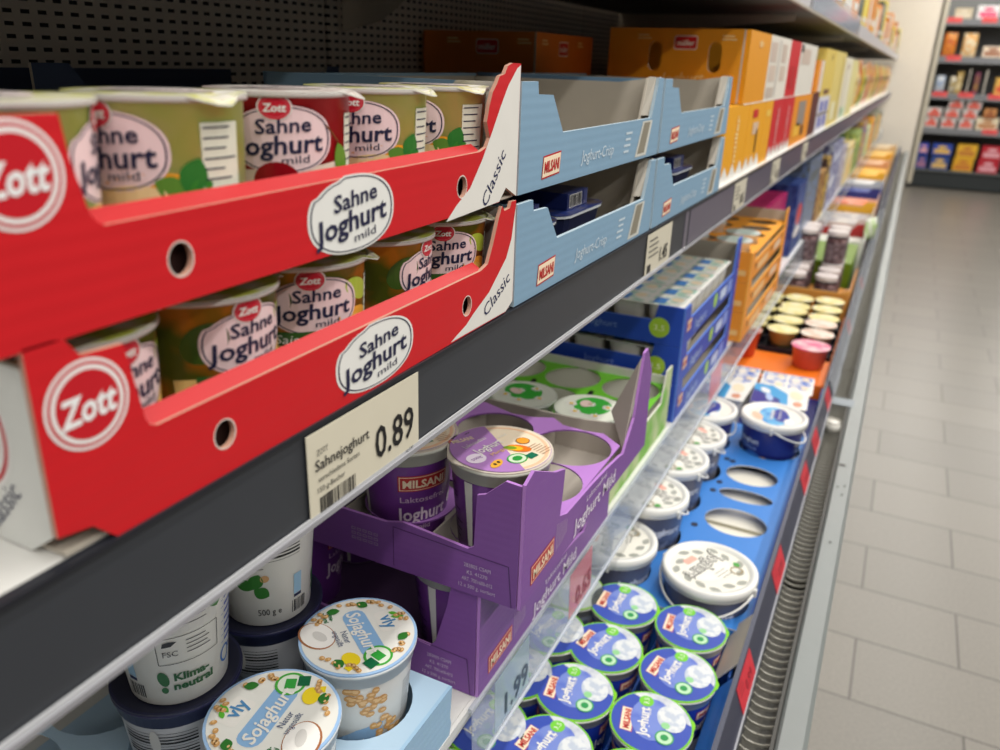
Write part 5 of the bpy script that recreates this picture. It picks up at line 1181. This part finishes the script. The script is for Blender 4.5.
SZ = []
for py in (172, 129, 94, 57, 19):
    x_, z_ = ony(960, py, FY); SZ.append(z_)
for i, z in enumerate(SZ):
    if i: m = MB(); m.box(fx0, 2.6, FY+.0, FY+.58, z-.03, z, mat((110, 112, 114), .5)); m.box(fx0, 2.6, FY-.012, FY, z-.075, z+.004, mat((128, 130, 134), .45)); fp(m, 'case_shelf')
lbl = [(955, 20), (990, 20), (954, 58), (940, 94), (966, 95), (996, 97), (990, 132)]
for i, (px, py) in enumerate(lbl):
    x, z = ony(px, py-1, FY); m = MB(); m.prism(rect(x, z-.012, .17, .062), FN(FY-.013), .001, mat((240, 90, 90), .4)); m.lines(FN(FY-.013), x-.07, z+.005, .12, 3, .014, mat((190, 40, 50), .4), .003, .001)
    tag(m.build('price_label'), 'pink red price label on the far shelving, %s' % ('top rail, left', 'top rail, right', 'second rail from the top', 'third rail, left', 'third rail, middle', 'third rail, right', 'fourth rail')[i], 'price label', 'price labels on the far shelving')
def far_pack(px0, px1, pyt, pyb, c1, c2, lab, D=.2, base=None, kind='box', dz=0):
    x0, zb = ony(px0, pyb, FY+.02); x1, zt = ony(px1, pyt, FY+.02); x0 = max(x0, fx0+.006)
    if base is not None: h = max(.03, zt-zb); zb = SZ[base]+.001+dz; zt = zb+h
    m = MB()
    if kind == 'box':
        m.box(x0, x1, FY+.02, FY+.02+D, zb, zt, mat(c1, .4, rgb2=None)); m.decal(rect((x0+x1)/2, zb+(zt-zb)*.35, (x1-x0)*.8, (zt-zb)*.35), FN(FY+.02), mat(c2, .4), .001); m.decal(ell((x0+x1)/2, zb+(zt-zb)*.72, (x1-x0)*.25, (zt-zb)*.14, 14), FN(FY+.02), mat(c2, .4), .001)
        tag(m.build('carton'), lab, 'carton', 'goods on the far shelving')
    else:
        o = bag((x0+x1)/2, FY+.06, zb, x1-x0, zt-zb, c1, c2, lab, 'goods on the far shelving', th=.06, rz=-PI/2); o['category'] = 'bakery bag'
n_ = 0
for lv in range(3):
    for cI in range(3):
        if lv == 2 and cI == 0: continue
        x0 = 923+18*cI-2*lv*0; 
        far_pack(922+18*cI+(2*lv), 922+18*cI+17+(2*lv), 117, 126.5, (222, 214, 210), (232, 70, 40), 'white box with a red band, %s column, %s layer, on the fourth far shelf' % (('left', 'middle', 'right')[cI], ('bottom', 'middle', 'top')[lv]), base=1, dz=lv*.1175)
far_pack(975, 1000, 117, 128, (240, 226, 196), (200, 140, 90), 'white tray of pastries at the right on the fourth far shelf', base=1)
far_pack(983, 998, 108, 118, (214, 150, 90), (160, 90, 50), 'brown pastry pack on the white tray of the fourth far shelf', base=1, dz=.135)
far_pack(934, 947, 73, 90, (222, 222, 214), (160, 180, 210), 'white and blue bag group at the left on the third far shelf', base=2, kind='bag'); far_pack(948, 959, 73, 90, (226, 226, 216), (190, 170, 120), 'second white bag on the third far shelf', base=2, kind='bag')
far_pack(955, 966, 66, 88, (180, 150, 80), (214, 196, 150), 'narrow olive brown carton between white dividers', base=2); far_pack(967, 972, 66, 91, (240, 234, 222), (230, 224, 210), 'slim white divider carton, left', base=2); far_pack(973, 983, 66, 88, (120, 50, 80), (150, 110, 60), 'purple and brown carton between white dividers', base=2); far_pack(984, 989, 66, 91, (240, 234, 222), (230, 224, 210), 'slim white divider carton, right', base=2)
far_pack(993, 1012, 78, 95, (240, 190, 90), (230, 90, 60), 'yellow and red carton at the right edge of the third far shelf', base=2)
far_pack(942, 960, 28, 52, (236, 160, 60), (214, 110, 50), 'orange bread bag at the left of the second far shelf', base=3, kind='bag'); far_pack(961, 981, 28, 52, (240, 170, 60), (244, 226, 190), 'orange and cream bread bag on the second far shelf', base=3, kind='bag'); far_pack(982, 1005, 44, 55, (240, 220, 196), (170, 110, 80), 'pale pastry box at the right of the second far shelf', base=3)
far_pack(955, 975, 3, 14, (206, 190, 160), (226, 214, 190), 'beige carton on the first far shelf', base=4); far_pack(978, 1003, -2, 12, (236, 232, 232), (230, 90, 130), 'white carton with pink and green marks on the first far shelf', base=4)
far_pack(915, 931, 137, 147, (60, 80, 190), (230, 170, 170), 'blue and pink carton, upper layer, lowest far shelf', base=0, dz=.19); far_pack(933, 955, 137, 147, (50, 80, 180), (240, 196, 90), 'blue and yellow carton, upper layer, lowest far shelf', base=0, dz=.19)
far_pack(913, 929, 152, 164, (40, 70, 150), (170, 120, 150), 'navy carton, lower layer, lowest far shelf', base=0); far_pack(930, 951, 152, 164, (50, 80, 150), (230, 190, 110), 'navy and yellow carton, lower layer, lowest far shelf', base=0)
far_pack(953, 976, 152, 164, (236, 176, 40), (214, 130, 50), 'golden carton, lower layer, lowest far shelf', base=0); far_pack(954, 977, 152, 164, (240, 186, 50), (206, 130, 50), 'golden carton, upper layer, lowest far shelf', base=0, dz=.175)
far_pack(978, 1002, 152, 164, (196, 30, 50), (236, 170, 180), 'red carton, lower layer, lowest far shelf', base=0); far_pack(979, 1003, 152, 164, (200, 34, 52), (236, 170, 180), 'red carton, upper layer, lowest far shelf', base=0, dz=.175)
